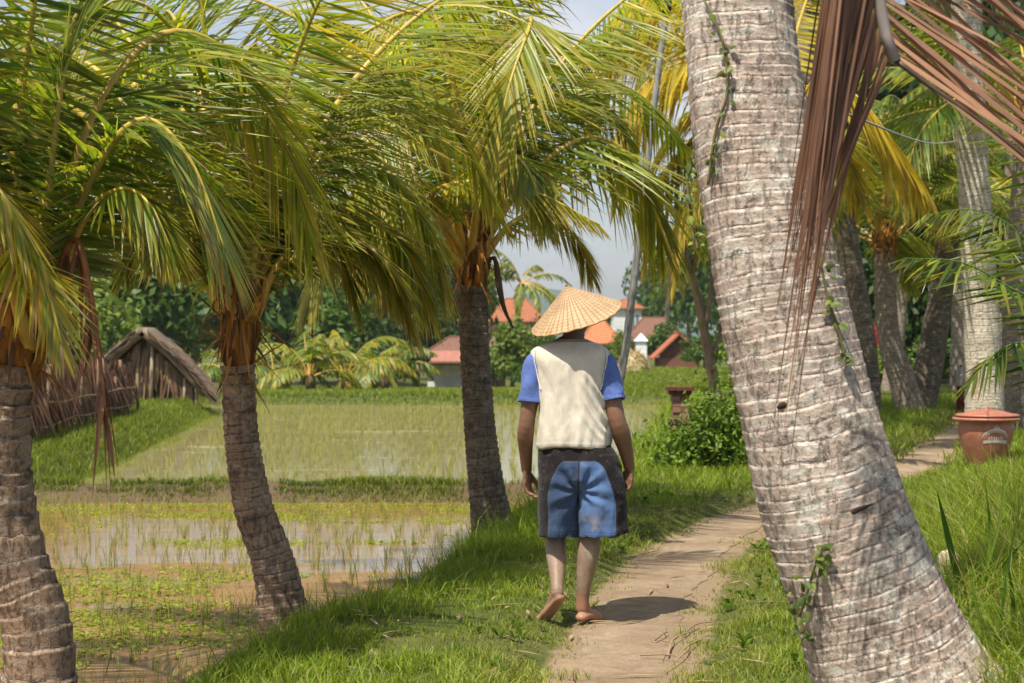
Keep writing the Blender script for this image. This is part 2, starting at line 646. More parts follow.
# trodden path, a thin ragged sheet following the ground
py_ = np.concatenate([np.arange(3.0, 24, 0.06), np.arange(24, 60, 0.3)])
t_ = np.linspace(-1, 1, 25)
hw = 0.33 + 0.0 * py_
lft = -0.23 - 0.12 * (fbm(py_ * 1.3, py_ * 0, 11) - 0.4) - 0.06 * fbm(py_ * 5, py_ * 0, 12)
rgt = 0.14 + 0.06 * smooth(9.5, 11, py_) + 0.12 * (fbm(py_ * 1.3, py_ * 0, 13) - 0.4) + 0.06 * fbm(py_ * 5, py_ * 0, 14)
px_ = path_x(py_)[:, None] + np.where(t_[None] < 0, -t_[None] * lft[:, None], t_[None] * rgt[:, None])
pyy = np.repeat(py_[:, None], 25, 1)
pz = ground_z(px_, pyy) + 0.012 - 0.010 * np.abs(t_)[None] ** 3 - 0.006
pz = np.maximum(pz, ground_z(px_, pyy) + 0.004)
mb = MB()
mb.add(np.stack([px_, pyy, pz], -1).reshape(-1, 3), grid_faces(len(py_), 25, False))
tag(mb.build('path', path_mat()), kind='structure')

# flooded paddies
WN, WF = -0.37, -0.31
mb = MB()
mb.add([(-22, 3, WN), (1.5, 3, WN), (1.5, 20.0, WN), (-22, 20.0, WN)], np.array([(0, 1, 2, 3)]))
tag(mb.build('paddy_water', water_mat('muddy_water', (0.22, 0.125, 0.042), (0.31, 0.19, 0.068), 0.58, True), org=(0, 0, WN)), kind='structure')
mb = MB()
mb.add([(-16, 20.2, WF), (8, 20.2, WF), (8, 46.4, WF), (-16, 46.4, WF)], np.array([(0, 1, 2, 3)]))
tag(mb.build('paddy_water', water_mat('still_water', (0.27, 0.23, 0.11), (0.36, 0.30, 0.15), 0.6), org=(0, 0, WF)), kind='structure')

# distant hill
mb = MB()
hx = np.linspace(-900, 1000, 90)
R = []
for j, w in enumerate((0, 0.35, 0.7, 1.0, 0.7, 0)):
    top = 12 + 52 * np.exp(-((hx - 42) / 75.0) ** 2) + 14 * fbm(hx / 160, hx * 0, 21) + 5 * fbm(hx / 30, hx * 0 + j, 22)
    R.append(np.stack([hx, 1900 + 90 * j + 0 * hx, -3 + (top - 12) * w], -1))
mb.add(np.array(R).reshape(-1, 3), grid_faces(6, 90, False), (0.05, 0.085, 0.06))
tag(mb.build('hill', col_mat('far_forest', 0.95, 0.05, 0.03, (0.7, 1.3))), kind='structure')


# ------------------------------------------------------------------ grass, weeds and rice: nobody could count them
def blades(mb, x, y, z, h, w, lean, c0, c1, rng, az=None):
    n = len(x)
    a = rng.uniform(0, 2 * PI, n) if az is None else az
    la = rng.uniform(0, 2 * PI, n)
    s = np.stack([np.cos(a), np.sin(a), 0 * a], -1) * (w[:, None] * 0.5)
    ld = np.stack([np.cos(la), np.sin(la), 0 * la], -1)
    b = np.stack([x, y, z], -1)
    up = np.array((0, 0, 1.0))
    mid = b + up * (h * 0.55)[:, None] + ld * (h * lean * 0.3)[:, None]
    tip = b + up * (h * np.sqrt(np.maximum(0.1, 1 - 0.5 * lean ** 2)))[:, None] + ld * (h * lean)[:, None]
    V = np.stack([b - s, b + s, mid + s * 0.8, mid - s * 0.8, tip], 1).reshape(-1, 3)
    C = np.stack([c0, c0, lerp(c0, c1, 0.6), lerp(c0, c1, 0.6), c1], 1).reshape(-1, 3)
    i = np.arange(n)[:, None] * 5
    mb.add(V, [i + np.array([[0, 1, 2, 3]]), i + np.array([[3, 2, 4]])], C)


def scatter(n, y0, y1, px0, px1, rng):
    """roots spread evenly over the ground of a wedge"""
    y = np.sqrt(rng.uniform(y0 * y0, y1 * y1, n))
    px = rng.uniform(px0, px1, n)
    return (px - 512) * y / FPX, y


G1, G2, GY = np.array((0.08, 0.145, 0.012)), np.array((0.25, 0.33, 0.027)), np.array((0.44, 0.35, 0.15))


def grass(mb, n, y0, y1, px0, px1, hs, ws, seed, lim=None, straw=0.07):
    rng = np.random.default_rng(seed)
    x, y = scatter(n, y0, y1, px0, px1, rng)
    d = x - path_x(y)
    s = x - edge_x(y)
    nz1 = fbm(x * 1.6, y * 1.6, 31)
    nz2 = fbm(x * 6, y * 6, 32)
    ad = np.abs(d)
    keep = smooth(0.17, 0.44, ad + 0.40 * (nz2 - 0.5)) ** 1.2
    keep = keep * (0.25 + 0.75 * smooth(0.30, 0.46, fbm(x * 2.3 + 7, y * 2.3, 39)))
    keep = keep * (0.35 + 0.65 * smooth(0.3, 0.62, nz2 + 0.35 * (nz1 - 0.4)))
    keep = keep * (s > -0.3 + 0.25 * nz1)
    if lim is not None:
        keep = keep * lim(x, y, d, s)
    ok = rng.uniform(0, 1, n) < keep
    x, y, d, s, nz1, nz2, ad = (q[ok] for q in (x, y, d, s, nz1, nz2, ad))
    m = len(x)
    tall = 1.0 + 1.5 * smooth(0.7, 0.0, s) * (d < 0) + 2.6 * smooth(1.0, 2.2, d) * (0.25 + 0.75 * smooth(14, 9.5, y)) + 1.1 * smooth(0.5, 0.75, nz1) - 0.45 * smooth(0.8, 0.35, ad)
    h = hs * tall * rng.uniform(0.5, 1.35, m)
    w = ws * rng.uniform(0.7, 1.3, m)
    lean = rng.uniform(0.2, 1.15, m)
    t = np.clip(0.5 + 0.7 * (nz1 - 0.5) + rng.normal(0, 0.28, m), 0, 1)[:, None]
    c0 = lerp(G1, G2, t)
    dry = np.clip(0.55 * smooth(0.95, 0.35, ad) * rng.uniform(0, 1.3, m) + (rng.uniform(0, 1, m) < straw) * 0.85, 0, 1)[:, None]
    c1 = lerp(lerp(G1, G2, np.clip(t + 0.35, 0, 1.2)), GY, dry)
    blades(mb, x, y, ground_z(x, y) - 0.005, h, w, lean, lerp(c0, GY * 0.7, dry * 0.6), c1, rng)


mb = MB()
grass(mb, 150000, 6.9, 12.5, -30, 1060, 0.043, 0.0055, 41)
grass(mb, 110000, 12.5, 21, -20, 1080, 0.06, 0.009, 42)
grass(mb, 60000, 21, 40, 560, 1080, 0.13, 0.018, 43)
tag(mb.build('grass', M['grass']), kind='stuff')

# long grass on the right bank and along the water
mb = MB()
grass(mb, 42000, 5.6, 13.0, 880, 1120, 0.12, 0.007, 44, lambda x, y, d, s: smooth(0.75, 1.3, d) * (0.35 + 0.65 * smooth(0.4, 0.6, fbm(x * 3, y * 3, 38))), 0.2)
grass(mb, 16000, 13.0, 21.0, 860, 1120, 0.06, 0.010, 45, lambda x, y, d, s: smooth(0.8, 1.4, d) * (np.hypot(x - 4.74, (y - 17.6) * 0.7) > 0.55))
grass(mb, 16000, 7.5, 21.0, 60, 560, 0.10, 0.007, 46, lambda x, y, d, s: smooth(0.55, 0.1, s) * smooth(0.4, 0.6, fbm(x * 2.5, y * 2.5, 33)))
tag(mb.build('tall_grass', M['grass']), kind='stuff')


def bank_grass(n, seed, xy, hs, ws, c_lo, c_hi):
    rng = np.random.default_rng(seed)
    x, y = xy(rng, n)
    nzz = fbm(x * 1.8, y * 1.8, 36)
    h = hs * rng.uniform(0.5, 1.3, len(x)) * (0.5 + nzz)
    t = np.clip(0.5 + rng.normal(0, 0.25, len(x)) + (nzz - 0.5), 0, 1)[:, None]
    c = lerp(np.array(c_lo), np.array(c_hi), t)
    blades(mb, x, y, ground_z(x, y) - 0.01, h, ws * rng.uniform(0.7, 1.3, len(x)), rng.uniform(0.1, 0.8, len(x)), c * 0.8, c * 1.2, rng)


mb = MB()


def _left(rng, n):
    y = rng.uniform(19.6, 47, n)
    x = np.interp(y, LYS, LXS) - rng.uniform(-0.12, 1, n) ** 1.2 * 4.0 + 0.1
    ok = (x > -0.32 * y)
    return x[ok], y[ok]


def _bund(rng, n):
    x = rng.uniform(-7, 0.6, n)
    y = 20.05 + rng.normal(0, 0.2, n)
    ok = rng.uniform(0, 1, n) < smooth(0.32, 0.54, fbm(x * 1.3, y * 0.8, 37)) * (0.6 + 0.4 * smooth(-4.5, -1.5, x))
    return x[ok], y[ok]


def _farb(rng, n):
    y = rng.uniform(45.7, 60, n)
    x = rng.uniform(-0.2, 0.16, n) * y
    return x, y


def _field(rng, n):
    y = np.sqrt(rng.uniform(60 ** 2, 112 ** 2, n))
    x = rng.uniform(-0.15, 0.16, n) * y
    return x, y


bank_grass(60000, 51, _left, 0.13, 0.014, (0.10, 0.15, 0.018), (0.25, 0.29, 0.04))
bank_grass(15000, 52, _bund, 0.075, 0.012, (0.08, 0.12, 0.018), (0.22, 0.26, 0.04))
bank_grass(26000, 53, _farb, 0.11, 0.035, (0.11, 0.16, 0.02), (0.25, 0.30, 0.045))
bank_grass(30000, 54, _field, 0.10, 0.06, (0.15, 0.21, 0.025), (0.28, 0.33, 0.05))
tag(mb.build('bank_grass', M['grass']), kind='stuff')

# rice seedlings planted in rows
mb = MB()
rng = np.random.default_rng(61)


def rice(y0, y1, dx, dy, wz, hh, ww, nb, thin):
    gy = np.arange(y0, y1, dy)
    gx = np.arange(-9, 5, dx)
    X, Y = np.meshgrid(gx, gy)
    X = X + 0.02 * np.sin(Y * 0.7) + rng.normal(0, 0.035, X.shape)
    Y = Y + rng.normal(0, 0.035, Y.shape)
    X, Y = X.ravel(), Y.ravel()
    lx = np.interp(Y, LYS, LXS)
    ok = (X < edge_x(Y) - 0.35) & (X > lx + 0.3) & (X > -0.31 * Y) & (rng.uniform(0, 1, len(X)) > thin * fbm(X * 0.6, Y * 0.6, 62))
    X, Y = X[ok], Y[ok]
    k = rng.uniform(0.75, 1.25, len(X))
    X, Y, k = np.repeat(X, nb), np.repeat(Y, nb), np.repeat(k, nb)
    n = len(X)
    t = np.clip(rng.normal(0.5, 0.3, n), 0, 1)[:, None]
    c = lerp(np.array((0.20, 0.23, 0.045)), np.array((0.44, 0.42, 0.15)), t)
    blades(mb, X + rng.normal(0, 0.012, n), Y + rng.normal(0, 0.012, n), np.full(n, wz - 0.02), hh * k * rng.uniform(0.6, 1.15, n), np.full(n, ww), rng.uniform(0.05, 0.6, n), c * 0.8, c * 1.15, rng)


rice(8.0, 19.6, 0.19, 0.17, WN, 0.2, 0.005, 6, 0.6)
rice(21.0, 45.2, 0.21, 0.21, WF, 0.18, 0.0075, 4, 0.6)
tag(mb.build('rice_seedlings', M['grass']), kind='stuff')

# low broad-leaved weeds in the turf, and fallen dry leaf strips
mb = MB()
rng = np.random.default_rng(66)
x, y = scatter(2600, 6.9, 16, -20, 1060, rng)
d, s = x - path_x(y), x - edge_x(y)
ok = (np.abs(d) > 0.42) & (s > -0.05) & (rng.uniform(0, 1, 2600) < smooth(0.45, 0.7, fbm(x * 1.3, y * 1.3, 67)))
x, y = x[ok], y[ok]
z = ground_z(x, y)
k = 6
n = len(x) * k
a = np.tile(np.arange(k) * 2 * PI / k, len(x)) + rng.normal(0, 0.4, n)
X, Y, Zz = np.repeat(x, k), np.repeat(y, k), np.repeat(z, k)
r = np.repeat(rng.uniform(0.02, 0.055, len(x)), k) * rng.uniform(0.7, 1.2, n)
ca, sa = np.cos(a), np.sin(a)
up = rng.uniform(0.4, 1.1, n)
V = np.stack([np.stack([X, Y, Zz + 0.01], 1), np.stack([X + r * (0.55 * ca - 0.3 * sa), Y + r * (0.55 * sa + 0.3 * ca), Zz + 0.012 + r * up * 0.8], 1),
              np.stack([X + r * ca, Y + r * sa, Zz + 0.015 + r * up * 0.9], 1), np.stack([X + r * (0.55 * ca + 0.3 * sa), Y + r * (0.55 * sa - 0.3 * ca), Zz + 0.012 + r * up * 0.8], 1)], 1).reshape(-1, 3)
c = lerp(np.array((0.05, 0.11, 0.015)), np.array((0.16, 0.22, 0.035)), np.clip(rng.normal(0.5, 0.3, n), 0, 1)[:, None])
mb.add(V, np.arange(n * 4).reshape(-1, 4), np.repeat(c, 4, 0))
tag(mb.build('weeds', M['grass']), kind='stuff')
mb = MB()
n = 520
x, y = scatter(n, 6.9, 17, 200, 1000, rng)
ok = (x > edge_x(y) + 0.05)
x, y = x[ok], y[ok]
n = len(x)
a = rng.uniform(0, 2 * PI, n)
ln, w = rng.uniform(0.03, 0.16, n), rng.uniform(0.004, 0.012, n)
e = np.stack([np.cos(a), np.sin(a), 0 * a], 1)
f = np.stack([-np.sin(a), np.cos(a), 0 * a], 1)
b = np.stack([x, y, ground_z(x, y) + 0.016 + rng.uniform(0, 0.015, n) * (np.abs(x - path_x(y)) > 0.35)], 1)
V = np.stack([b - e * ln[:, None] - f * w[:, None] * 0.3, b - f * w[:, None] + np.array((0, 0, 0.004)), b + e * ln[:, None], b + f * w[:, None] + np.array((0, 0, 0.004))], 1).reshape(-1, 3)
c = lerp(np.array((0.2, 0.12, 0.06)), np.array((0.5, 0.38, 0.22)), rng.uniform(0, 1, (n, 1)))
mb.add(V, np.arange(n * 4).reshape(-1, 4), np.repeat(c, 4, 0))
tag(mb.build('leaf_litter', M['dry_leaf']), kind='stuff')

# floating weed on the near paddy, in drifts
mb = MB()
n = 52000
x, y = scatter(n, 7.6, 19.5, -60, 640, rng)
f = fbm(x * 0.75, y * 1.7, 71, 4)
f2 = fbm(x * 5, y * 7, 72, 2)
band = 0.36 * smooth(14.6, 12.6, y) + 0.40 * smooth(17.2, 18.2, y) + 0.10
ok = (x < edge_x(y) - 0.25) & (rng.uniform(0, 1, n) < smooth(0.68, 0.92, f * 0.8 + band * 0.55 + 0.34 * (f2 - 0.5) + 0.125))
x, y = x[ok], y[ok]
n = len(x)
r = rng.uniform(0.006, 0.021, n)
a0 = rng.uniform(0, 2 * PI, n)
th = np.linspace(0, 2 * PI, 6, endpoint=False)
V = np.stack([x[:, None] + r[:, None] * np.cos(th + a0[:, None]) * rng.uniform(0.7, 1.2, (n, 6)), y[:, None] + r[:, None] * np.sin(th + a0[:, None]), WN + 0.006 + rng.uniform(0, 0.014, (n, 1)) + rng.normal(0, 0.005, (n, 6))], -1)
t = np.clip(rng.normal(0.5, 0.3, n), 0, 1)[:, None]
c = lerp(np.array((0.19, 0.25, 0.025)), np.array((0.36, 0.40, 0.05)), t)
mb.add(V.reshape(-1, 3), (np.arange(n)[:, None] * 6 + np.arange(6)), np.repeat(c, 6, 0))
tag(mb.build('water_weed', M['grass']), kind='stuff')

# ------------------------------------------------------------------ palms
GREEN = np.array((0.085, 0.155, 0.018))
LIME = np.array((0.235, 0.30, 0.034))
YEL = np.array((0.56, 0.42, 0.04))
STRAW = np.array((0.46, 0.34, 0.17))
BROWN = np.array((0.20, 0.09, 0.045))
RIBC = np.array((0.55, 0.34, 0.07))
DOWN = np.array((0, 0, -1.0))


def leaflets(mb, p0, d0, n0, Ln, Wd, droop, seg, c0, c1, mi=0):
    d, n, p = nrm(d0), nrm(n0), np.asarray(p0, float)
    m = len(p)
    tt = np.linspace(0, 1, seg + 1)
    prof = np.interp(tt, [0, 0.12, 0.35, 0.7, 1], [0.5, 0.95, 1.0, 0.55, 0.03])
    V, C = [], []
    Wd = np.broadcast_to(np.asarray(Wd, float), (m,))
    droop = np.broadcast_to(np.asarray(droop, float), (m,))
    for j in range(seg + 1):
        s = nrm(np.cross(d, n))
        n = nrm(np.cross(s, d))
        w = (Wd * prof[j])[:, None]
        V += [p - s * w * 0.5 - n * w * 0.12, p + n * w * 0.06, p + s * w * 0.5 - n * w * 0.12]
        c = lerp(c0, c1, tt[j] ** 1.6)
        C += [c, c * 1.06, c]
        p = p + d * (Ln / seg)[:, None]
        d = nrm(d + DOWN * (droop * (0.4 + 1.2 * tt[j]) / seg)[:, None])
    k = 3 * (seg + 1)
    V = np.stack(V, 1).reshape(-1, 3)
    C = np.stack(C, 1).reshape(-1, 3)
    f = []
    for j in range(seg):
        b = 3 * j
        f += [(b, b + 1, b + 4, b + 3), (b + 1, b + 2, b + 5, b + 4)]
    F = (np.arange(m)[:, None, None] * k + np.array(f)[None]).reshape(-1, 4)
    mb.add(V, F, C, mi)


def frond(mb, ctrl, rng, n=96, Lm=0.78, w=0.021, droop=0.18, yel=0.25, start=0.24, seg=5, rr=0.025, twist=0.0, dry=0.05,
          a0=62, a1=24, gap=0.1, ribc=RIBC, base=GREEN, lift=0.15, flatten=0.0, hang=0.68):
    """a pinnate leaf along a curve: rib, and two combs of leaflets"""
    pts = curve(ctrl, 40)
    u = np.linspace(0, 1, 40)
    t = nrm(np.gradient(pts, axis=0))
    # the comb's side: horizontal, kept continuous over the arch
    S = []
    prev = None
    for i in range(40):
        s = np.cross(t[i], (0, 0, 1.0))
        ln = np.linalg.norm(s)
        if prev is not None:
            s = s / max(ln, 1e-6) * smooth(0.05, 0.4, ln) if np.dot(s, prev) > 0 else -s / max(ln, 1e-6) * smooth(0.05, 0.4, ln)
            s = s * 0.35 + prev
        elif ln < 0.2:
            s = np.cross(t[min(i + 14, 39)], (0, 0, 1.0))
        s = s - t[i] * np.dot(s, t[i])
        s = s / max(np.linalg.norm(s), 1e-6)
        S.append(s)
        prev = s
    S = np.array(S)
    if S[0] @ np.cross(t[0], (0, 0, 1.0)) < 0:
        S = -S
    N = np.cross(S, t)
    if twist:
        a = twist * smooth(0.05, 0.9, u)[:, None]
        S, N = S * np.cos(a) + N * np.sin(a), N * np.cos(a) - S * np.sin(a)
    rad = np.interp(u, [0, 0.06, 0.2, 0.6, 1], [1.9, 1.35, 1.0, 0.6, 0.16]) * rr
    rc = lerp(ribc, ribc * np.array((0.75, 1.0, 0.7)), u[:, None])
    tube(mb, pts, rad, 6, rc, 1, 0.7)
    for sg in (-1, 1):
        q = np.linspace(start, 0.995, n) + rng.normal(0, 0.25 / n, n)
        q = np.clip(q[rng.uniform(0, 1, n) > gap], start, 0.997)
        m = len(q)
        ip = lambda A: np.stack([np.interp(q, u, A[:, k]) for k in range(3)], 1)
        v = (q - start) / (1 - start)
        Ln = Lm * np.interp(v, [0, 0.15, 0.45, 0.8, 1.0], [0.55, 0.85, 1.0, 0.72, 0.35]) * rng.uniform(0.86, 1.08, m)
        ang = np.radians(lerp(a0, a1, v ** 1.2) + rng.normal(0, 4.5, m))[:, None]
        s, tg, nn = ip(S) * sg, ip(t), ip(N)
        d = s * np.sin(ang) + tg * np.cos(ang) + nn * (lift * rng.uniform(0.2, 1.2, (m, 1)) - flatten)
        d = nrm(d) + DOWN * (hang * (0.75 + 0.5 * rng.uniform()) * rng.uniform(0.8, 1.2, (m, 1)))
        n2 = nn + 0.3 * rng.normal(0, 1, (m, 3))
        y = np.clip(yel + 0.06 + rng.normal(0, 0.2, m) + 0.15 * (v - 0.5), 0, 1)[:, None]
        c0 = np.where(y < 0.5, lerp(base, LIME, y * 2), lerp(LIME, YEL, y * 2 - 1)) * rng.uniform(0.8, 1.2, (m, 1))
        c1 = lerp(c0 * 1.15, YEL * 0.9, np.clip(y * 1.1 - 0.05, 0, 0.9))
        dd = (rng.uniform(0, 1, m) < dry)[:, None]
        c1 = np.where(dd, STRAW * rng.uniform(0.7, 1.2, (m, 1)), c1)
        c0 = np.where(dd & (rng.uniform(0, 1, (m, 1)) < 0.5), STRAW * 0.9, c0)
        brown = (rng.uniform(0, 1, m) < 0.34)[:, None]
        c1 = np.where(brown & ~dd, lerp(c1, BROWN * 1.6, 0.6), c1)
        leaflets(mb, ip(pts), d, n2, Ln, w * rng.uniform(0.8, 1.15, m), droop * np.where(rng.uniform(0, 1, m) < 0.10, rng.uniform(3, 9, m), rng.uniform(0.3, 1.5, m)), seg, c0, c1)


def arc(base, az, el, ln, bend, side=0.0):
    """control points of a frond that rises at el degrees and bends over"""
    pts = [np.asarray(base, float)]
    k = 12
    for i in range(k):
        u = (i + 0.5) / k
        e = math.radians(el - bend * u ** 1.35)
        a = math.radians(az + side * u)
        pts.append(pts[-1] + ln / k * np.array((math.cos(e) * math.cos(a), math.cos(e) * math.sin(a), math.sin(e))))
    return pts[::3]


def trunk_mesh(ctrl, rads, spacing, amp, nseg, nring, seed, tilt=0.25, lump=0.04):
    mb = MB()
    c = np.asarray(ctrl, float)
    p = curve(np.column_stack([c, rads]), nring)
    rad = p[:, 3]
    p = p[:, :3]
    s = np.concatenate(([0], np.cumsum(np.linalg.norm(np.diff(p, axis=0), axis=1))))
    _, S, U = frames(p)
    th = np.linspace(0, 2 * PI, nseg + 1)
    TH, SS = np.meshgrid(th, s)
    cx, sx = np.cos(TH), np.sin(TH)
    wob = 0.5 * (fbm(cx * 1.3 + SS * 2.3 + 9, sx * 1.3 + SS * 0.7, seed, 3) - 0.5) + tilt * 0.3 * np.cos(TH - 1.0)
    irr = 1.5 * (fbm(SS / spacing * 0.37, 0 * SS, seed + 3, 2) - 0.5)
    rc = SS / spacing + wob + irr
    ph = rc - np.floor(rc)
    fade = 0.55 + 0.45 * vnoise(np.floor(rc) * 3.3, cx * 1.5 + sx, seed + 7)
    led = (np.where(ph < 0.88, ph / 0.88, (1 - ph) / 0.12) - 0.5) * amp * fade
    big = lump * (fbm(cx * 1.2 + 4, sx * 1.2 + SS * 1.7, seed + 5, 3) - 0.5) * rad[:, None] * 2
    fine = 0.12 * amp * (fbm(cx * 9 + SS * 11, sx * 9 + SS * 5, seed + 6, 2) - 0.5)
    R = rad[:, None] + led + big + fine
    V = p[:, None] + R[..., None] * (cx[..., None] * S[:, None] + sx[..., None] * U[:, None])
    uv = np.stack([TH / (2 * PI), rc, SS], -1).reshape(-1, 3)
    mb.add(V.reshape(-1, 3), grid_faces(nring, nseg + 1, False), (0.4, 0.3, 0.2), 0, uv)
    k = nseg
    top = V[-1, :k]
    mb.add(np.vstack([top, [p[-1]]]), np.array([(i, (i + 1) % k, k) for i in range(k)]))
    return mb


def sheath(mb, c0, c1, r0, r1, rng, n=40, orange=0.5):
    """the matted fibre round the leaf bases, with torn strips"""
    pts = curve([c0, lerp(np.array(c0), np.array(c1), 0.5), c1], 16)
    u = np.linspace(0, 1, 16)
    rad = np.interp(u, [0, 0.05, 0.3, 0.6, 1], [r0 * 0.6, r0 * 0.98, r0 * 1.06, lerp(r0, r1, 0.7), r1])
    th = np.linspace(0, 2 * PI, 33)[:-1]
    _, S, U = frames(pts)
    rr = rad[:, None] * (1 + 0.22 * (fbm(np.cos(th)[None] * 2.5 + 5, np.sin(th)[None] * 2.5 + u[:, None] * 1.2, int(rng.integers(99)), 3) - 0.4))
    R = pts[:, None] + rr[..., None] * (np.cos(th)[None, :, None] * S[:, None] + np.sin(th)[None, :, None] * U[:, None])
    f = fbm(np.cos(th)[None] * 4 + 3, np.sin(th)[None] * 4 + 0.6 * u[:, None], 91, 3)
    cc = lerp(np.array((0.07, 0.042, 0.024)), np.array((0.40, 0.17, 0.035)), np.clip((f - 0.5) * 4 + (orange - 0.5) * 0.6, 0, 1)[..., None])
    rings(mb, R, cc.reshape(-1, 3), 0)
    for i in range(13):          # cut and broken leaf bases, lowest over the trunk's last rings
        a = i * 2.4 + rng.normal(0, 0.3)
        k = int(rng.integers(0, 9))
        o = math.cos(a) * S[k] + math.sin(a) * U[k]
        p = pts[k] + o * rad[k] * 0.82 - np.array((0, 0, rng.uniform(0.0, 0.07)))
        q = p + o * rng.uniform(0.03, 0.10) + np.array((0, 0, rng.uniform(0.10, 0.30)))
        c = lerp(np.array((0.09, 0.05, 0.028)), np.array((0.50, 0.22, 0.04)), np.clip(rng.uniform(-0.2, 0.7) + 0.5 * orange, 0, 1))
        tube(mb, curve([p, lerp(p, q, 0.5) + o * 0.012, q], 6), np.linspace(1.25, 0.6, 6) * r0 * rng.uniform(0.28, 0.45), 8, lerp(c * 0.6, c, np.linspace(0, 1, 6)[:, None]), 0, 0.4, tuple(o))
    for i in range(n):
        a = rng.uniform(0, 2 * PI)
        k = int(rng.integers(0, 12))
        o = math.cos(a) * S[k] + math.sin(a) * U[k]
        p = pts[k] + o * rad[k] * 0.9
        up = rng.uniform() < 0.4
        d = o * rng.uniform(0.4, 1.0) + np.array((0, 0, 1.0)) * (rng.uniform(0.3, 1.2) if up else rng.uniform(-1.2, -0.1))
        ln = rng.uniform(0.12, 0.38)
        c = lerp(np.array((0.12, 0.06, 0.03)), np.array((0.50, 0.24, 0.05)), rng.uniform() * (0.5 + orange))
        leaflets(mb, p[None], d[None], o[None] + 0.01, np.array([ln]), rng.uniform(0.012, 0.04), rng.uniform(0.3, 1.6), 4, c[None], c[None] * 0.7, 1)


def palm(name, label, cat, base, ctrl, rads, bark, fronds, seed, spacing=0.075, amp=0.016, nseg=40, nring=260, crown=None, group=None, tilt=0.25, orange=0.5, lump=0.05):
    """trunk, fibre sheath and every frond a mesh of its own"""
    t = thing(name, base, label, cat, group)
    trunk_mesh(ctrl, rads, spacing, amp, nseg, nring, seed, tilt, lump).build('trunk', M[bark], t, base)
    rng = np.random.default_rng(seed)
    if crown:
        mb = MB()
        sheath(mb, crown[0], crown[1], rads[-1] * 1.0, crown[2], rng, 80, orange)
        mb.build('leaf_sheath', [M['fibre'], M['dry_leaf']], t, base)
    for k in fronds:
        mb = MB()
        k = dict(k)
        c = k.pop('c')
        frond(mb, c, rng, **k)
        mb.build('frond', [M['leaf'], M['rib']], t, base)
    return t


def PP(seq):
    return [P(*q) for q in seq]


def wild(base, count, seed, az0, az1, el, ln, bend, **kw):
    rng = np.random.default_rng(seed)
    out = []
    for i in range(count):
        az = az0 + (az1 - az0) * (i + rng.uniform(0.1, 0.9)) / count
        e = rng.uniform(*el)
        b = np.asarray(base) + np.array((math.cos(math.radians(az)), math.sin(math.radians(az)), 0)) * 0.08
        d = dict(c=arc(b, az, e, rng.uniform(*ln), rng.uniform(*bend), rng.uniform(-25, 25)), yel=rng.uniform(0.05, 0.4))
        d.update(kw)
        out.append(d)
    return out


# ---- the three young coconut palms on the paddy bank
NEAR_G = 'young coconut palms lining the paddy bank'
# left, cut by the frame
yA = 7.6
bA = P(38, 690, yA)
bA[2] = float(ground_z(bA[0], bA[1])) - 0.05
cA = P(32, 345, yA)
frA = [
    dict(c=PP([(28, 345, 7.6), (12, 190, 7.62), (30, 30, 7.6), (50, -70, 7.5)]), yel=0.2, rr=0.036, start=0.3),
    dict(c=PP([(38, 340, 7.6), (80, 150, 7.75), (150, 40, 7.95), (225, 50, 8.2), (285, 150, 8.4), (310, 240, 8.5)]), yel=0.32, Lm=0.85, droop=0.16),
    dict(c=PP([(38, 340, 7.6), (85, 190, 7.55), (140, 120, 7.5), (190, 160, 7.45), (225, 250, 7.4)]), yel=0.28, Lm=0.8, droop=0.14),
    dict(c=PP([(22, 340, 7.6), (-40, 230, 7.3), (-45, 160, 7.1), (0, 190, 6.95), (42, 260, 6.9)]), yel=0.62, Lm=0.5, droop=0.12),
    dict(c=PP([(36, 340, 7.6), (55, 120, 7.6), (85, -10, 7.7), (120, -80, 7.8)]), yel=0.25, rr=0.028),
    dict(c=PP([(38, 340, 7.7), (75, 190, 8.0), (130, 90, 8.3), (200, 60, 8.6), (270, 130, 8.8)]), yel=0.12, Lm=0.85),
    dict(c=PP([(30, 340, 7.6), (-10, 150, 7.5), (-60, 30, 7.3), (-130, 0, 7.0)]), yel=0.2),
    dict(c=PP([(38, 345, 7.6), (80, 225, 7.5), (120, 190, 7.4), (150, 205, 7.3), (172, 250, 7.25)]), yel=0.3, Lm=0.5, droop=0.17, dry=0.1),
    dict(c=PP([(30, 350, 7.55), (10, 275, 7.3), (15, 250, 7.05), (45, 285, 6.9), (62, 345, 6.85)]), yel=0.6, Lm=0.4, droop=0.16, dry=0.25, n=60),
] + wild(cA + np.array((0, 0, 0.15)), 3, 301, 100, 250, (66, 82), (2.4, 3.2), (60, 110), Lm=0.75)
pA = palm('coconut_palm', 'stout young coconut palm at the left edge, dead brown leaf hanging from it', 'palm tree', bA,
          [bA, P(38, 640, yA), P(16, 560, yA), P(4, 480, yA), P(6, 410, yA), P(12, 365, yA)], [0.18, 0.148, 0.132, 0.122, 0.108, 0.108],
          'bark_grey', frA, 11, 0.08, 0.015, crown=(P(14, 372, yA), P(32, 235, yA), 0.10), group=NEAR_G, orange=0.6)
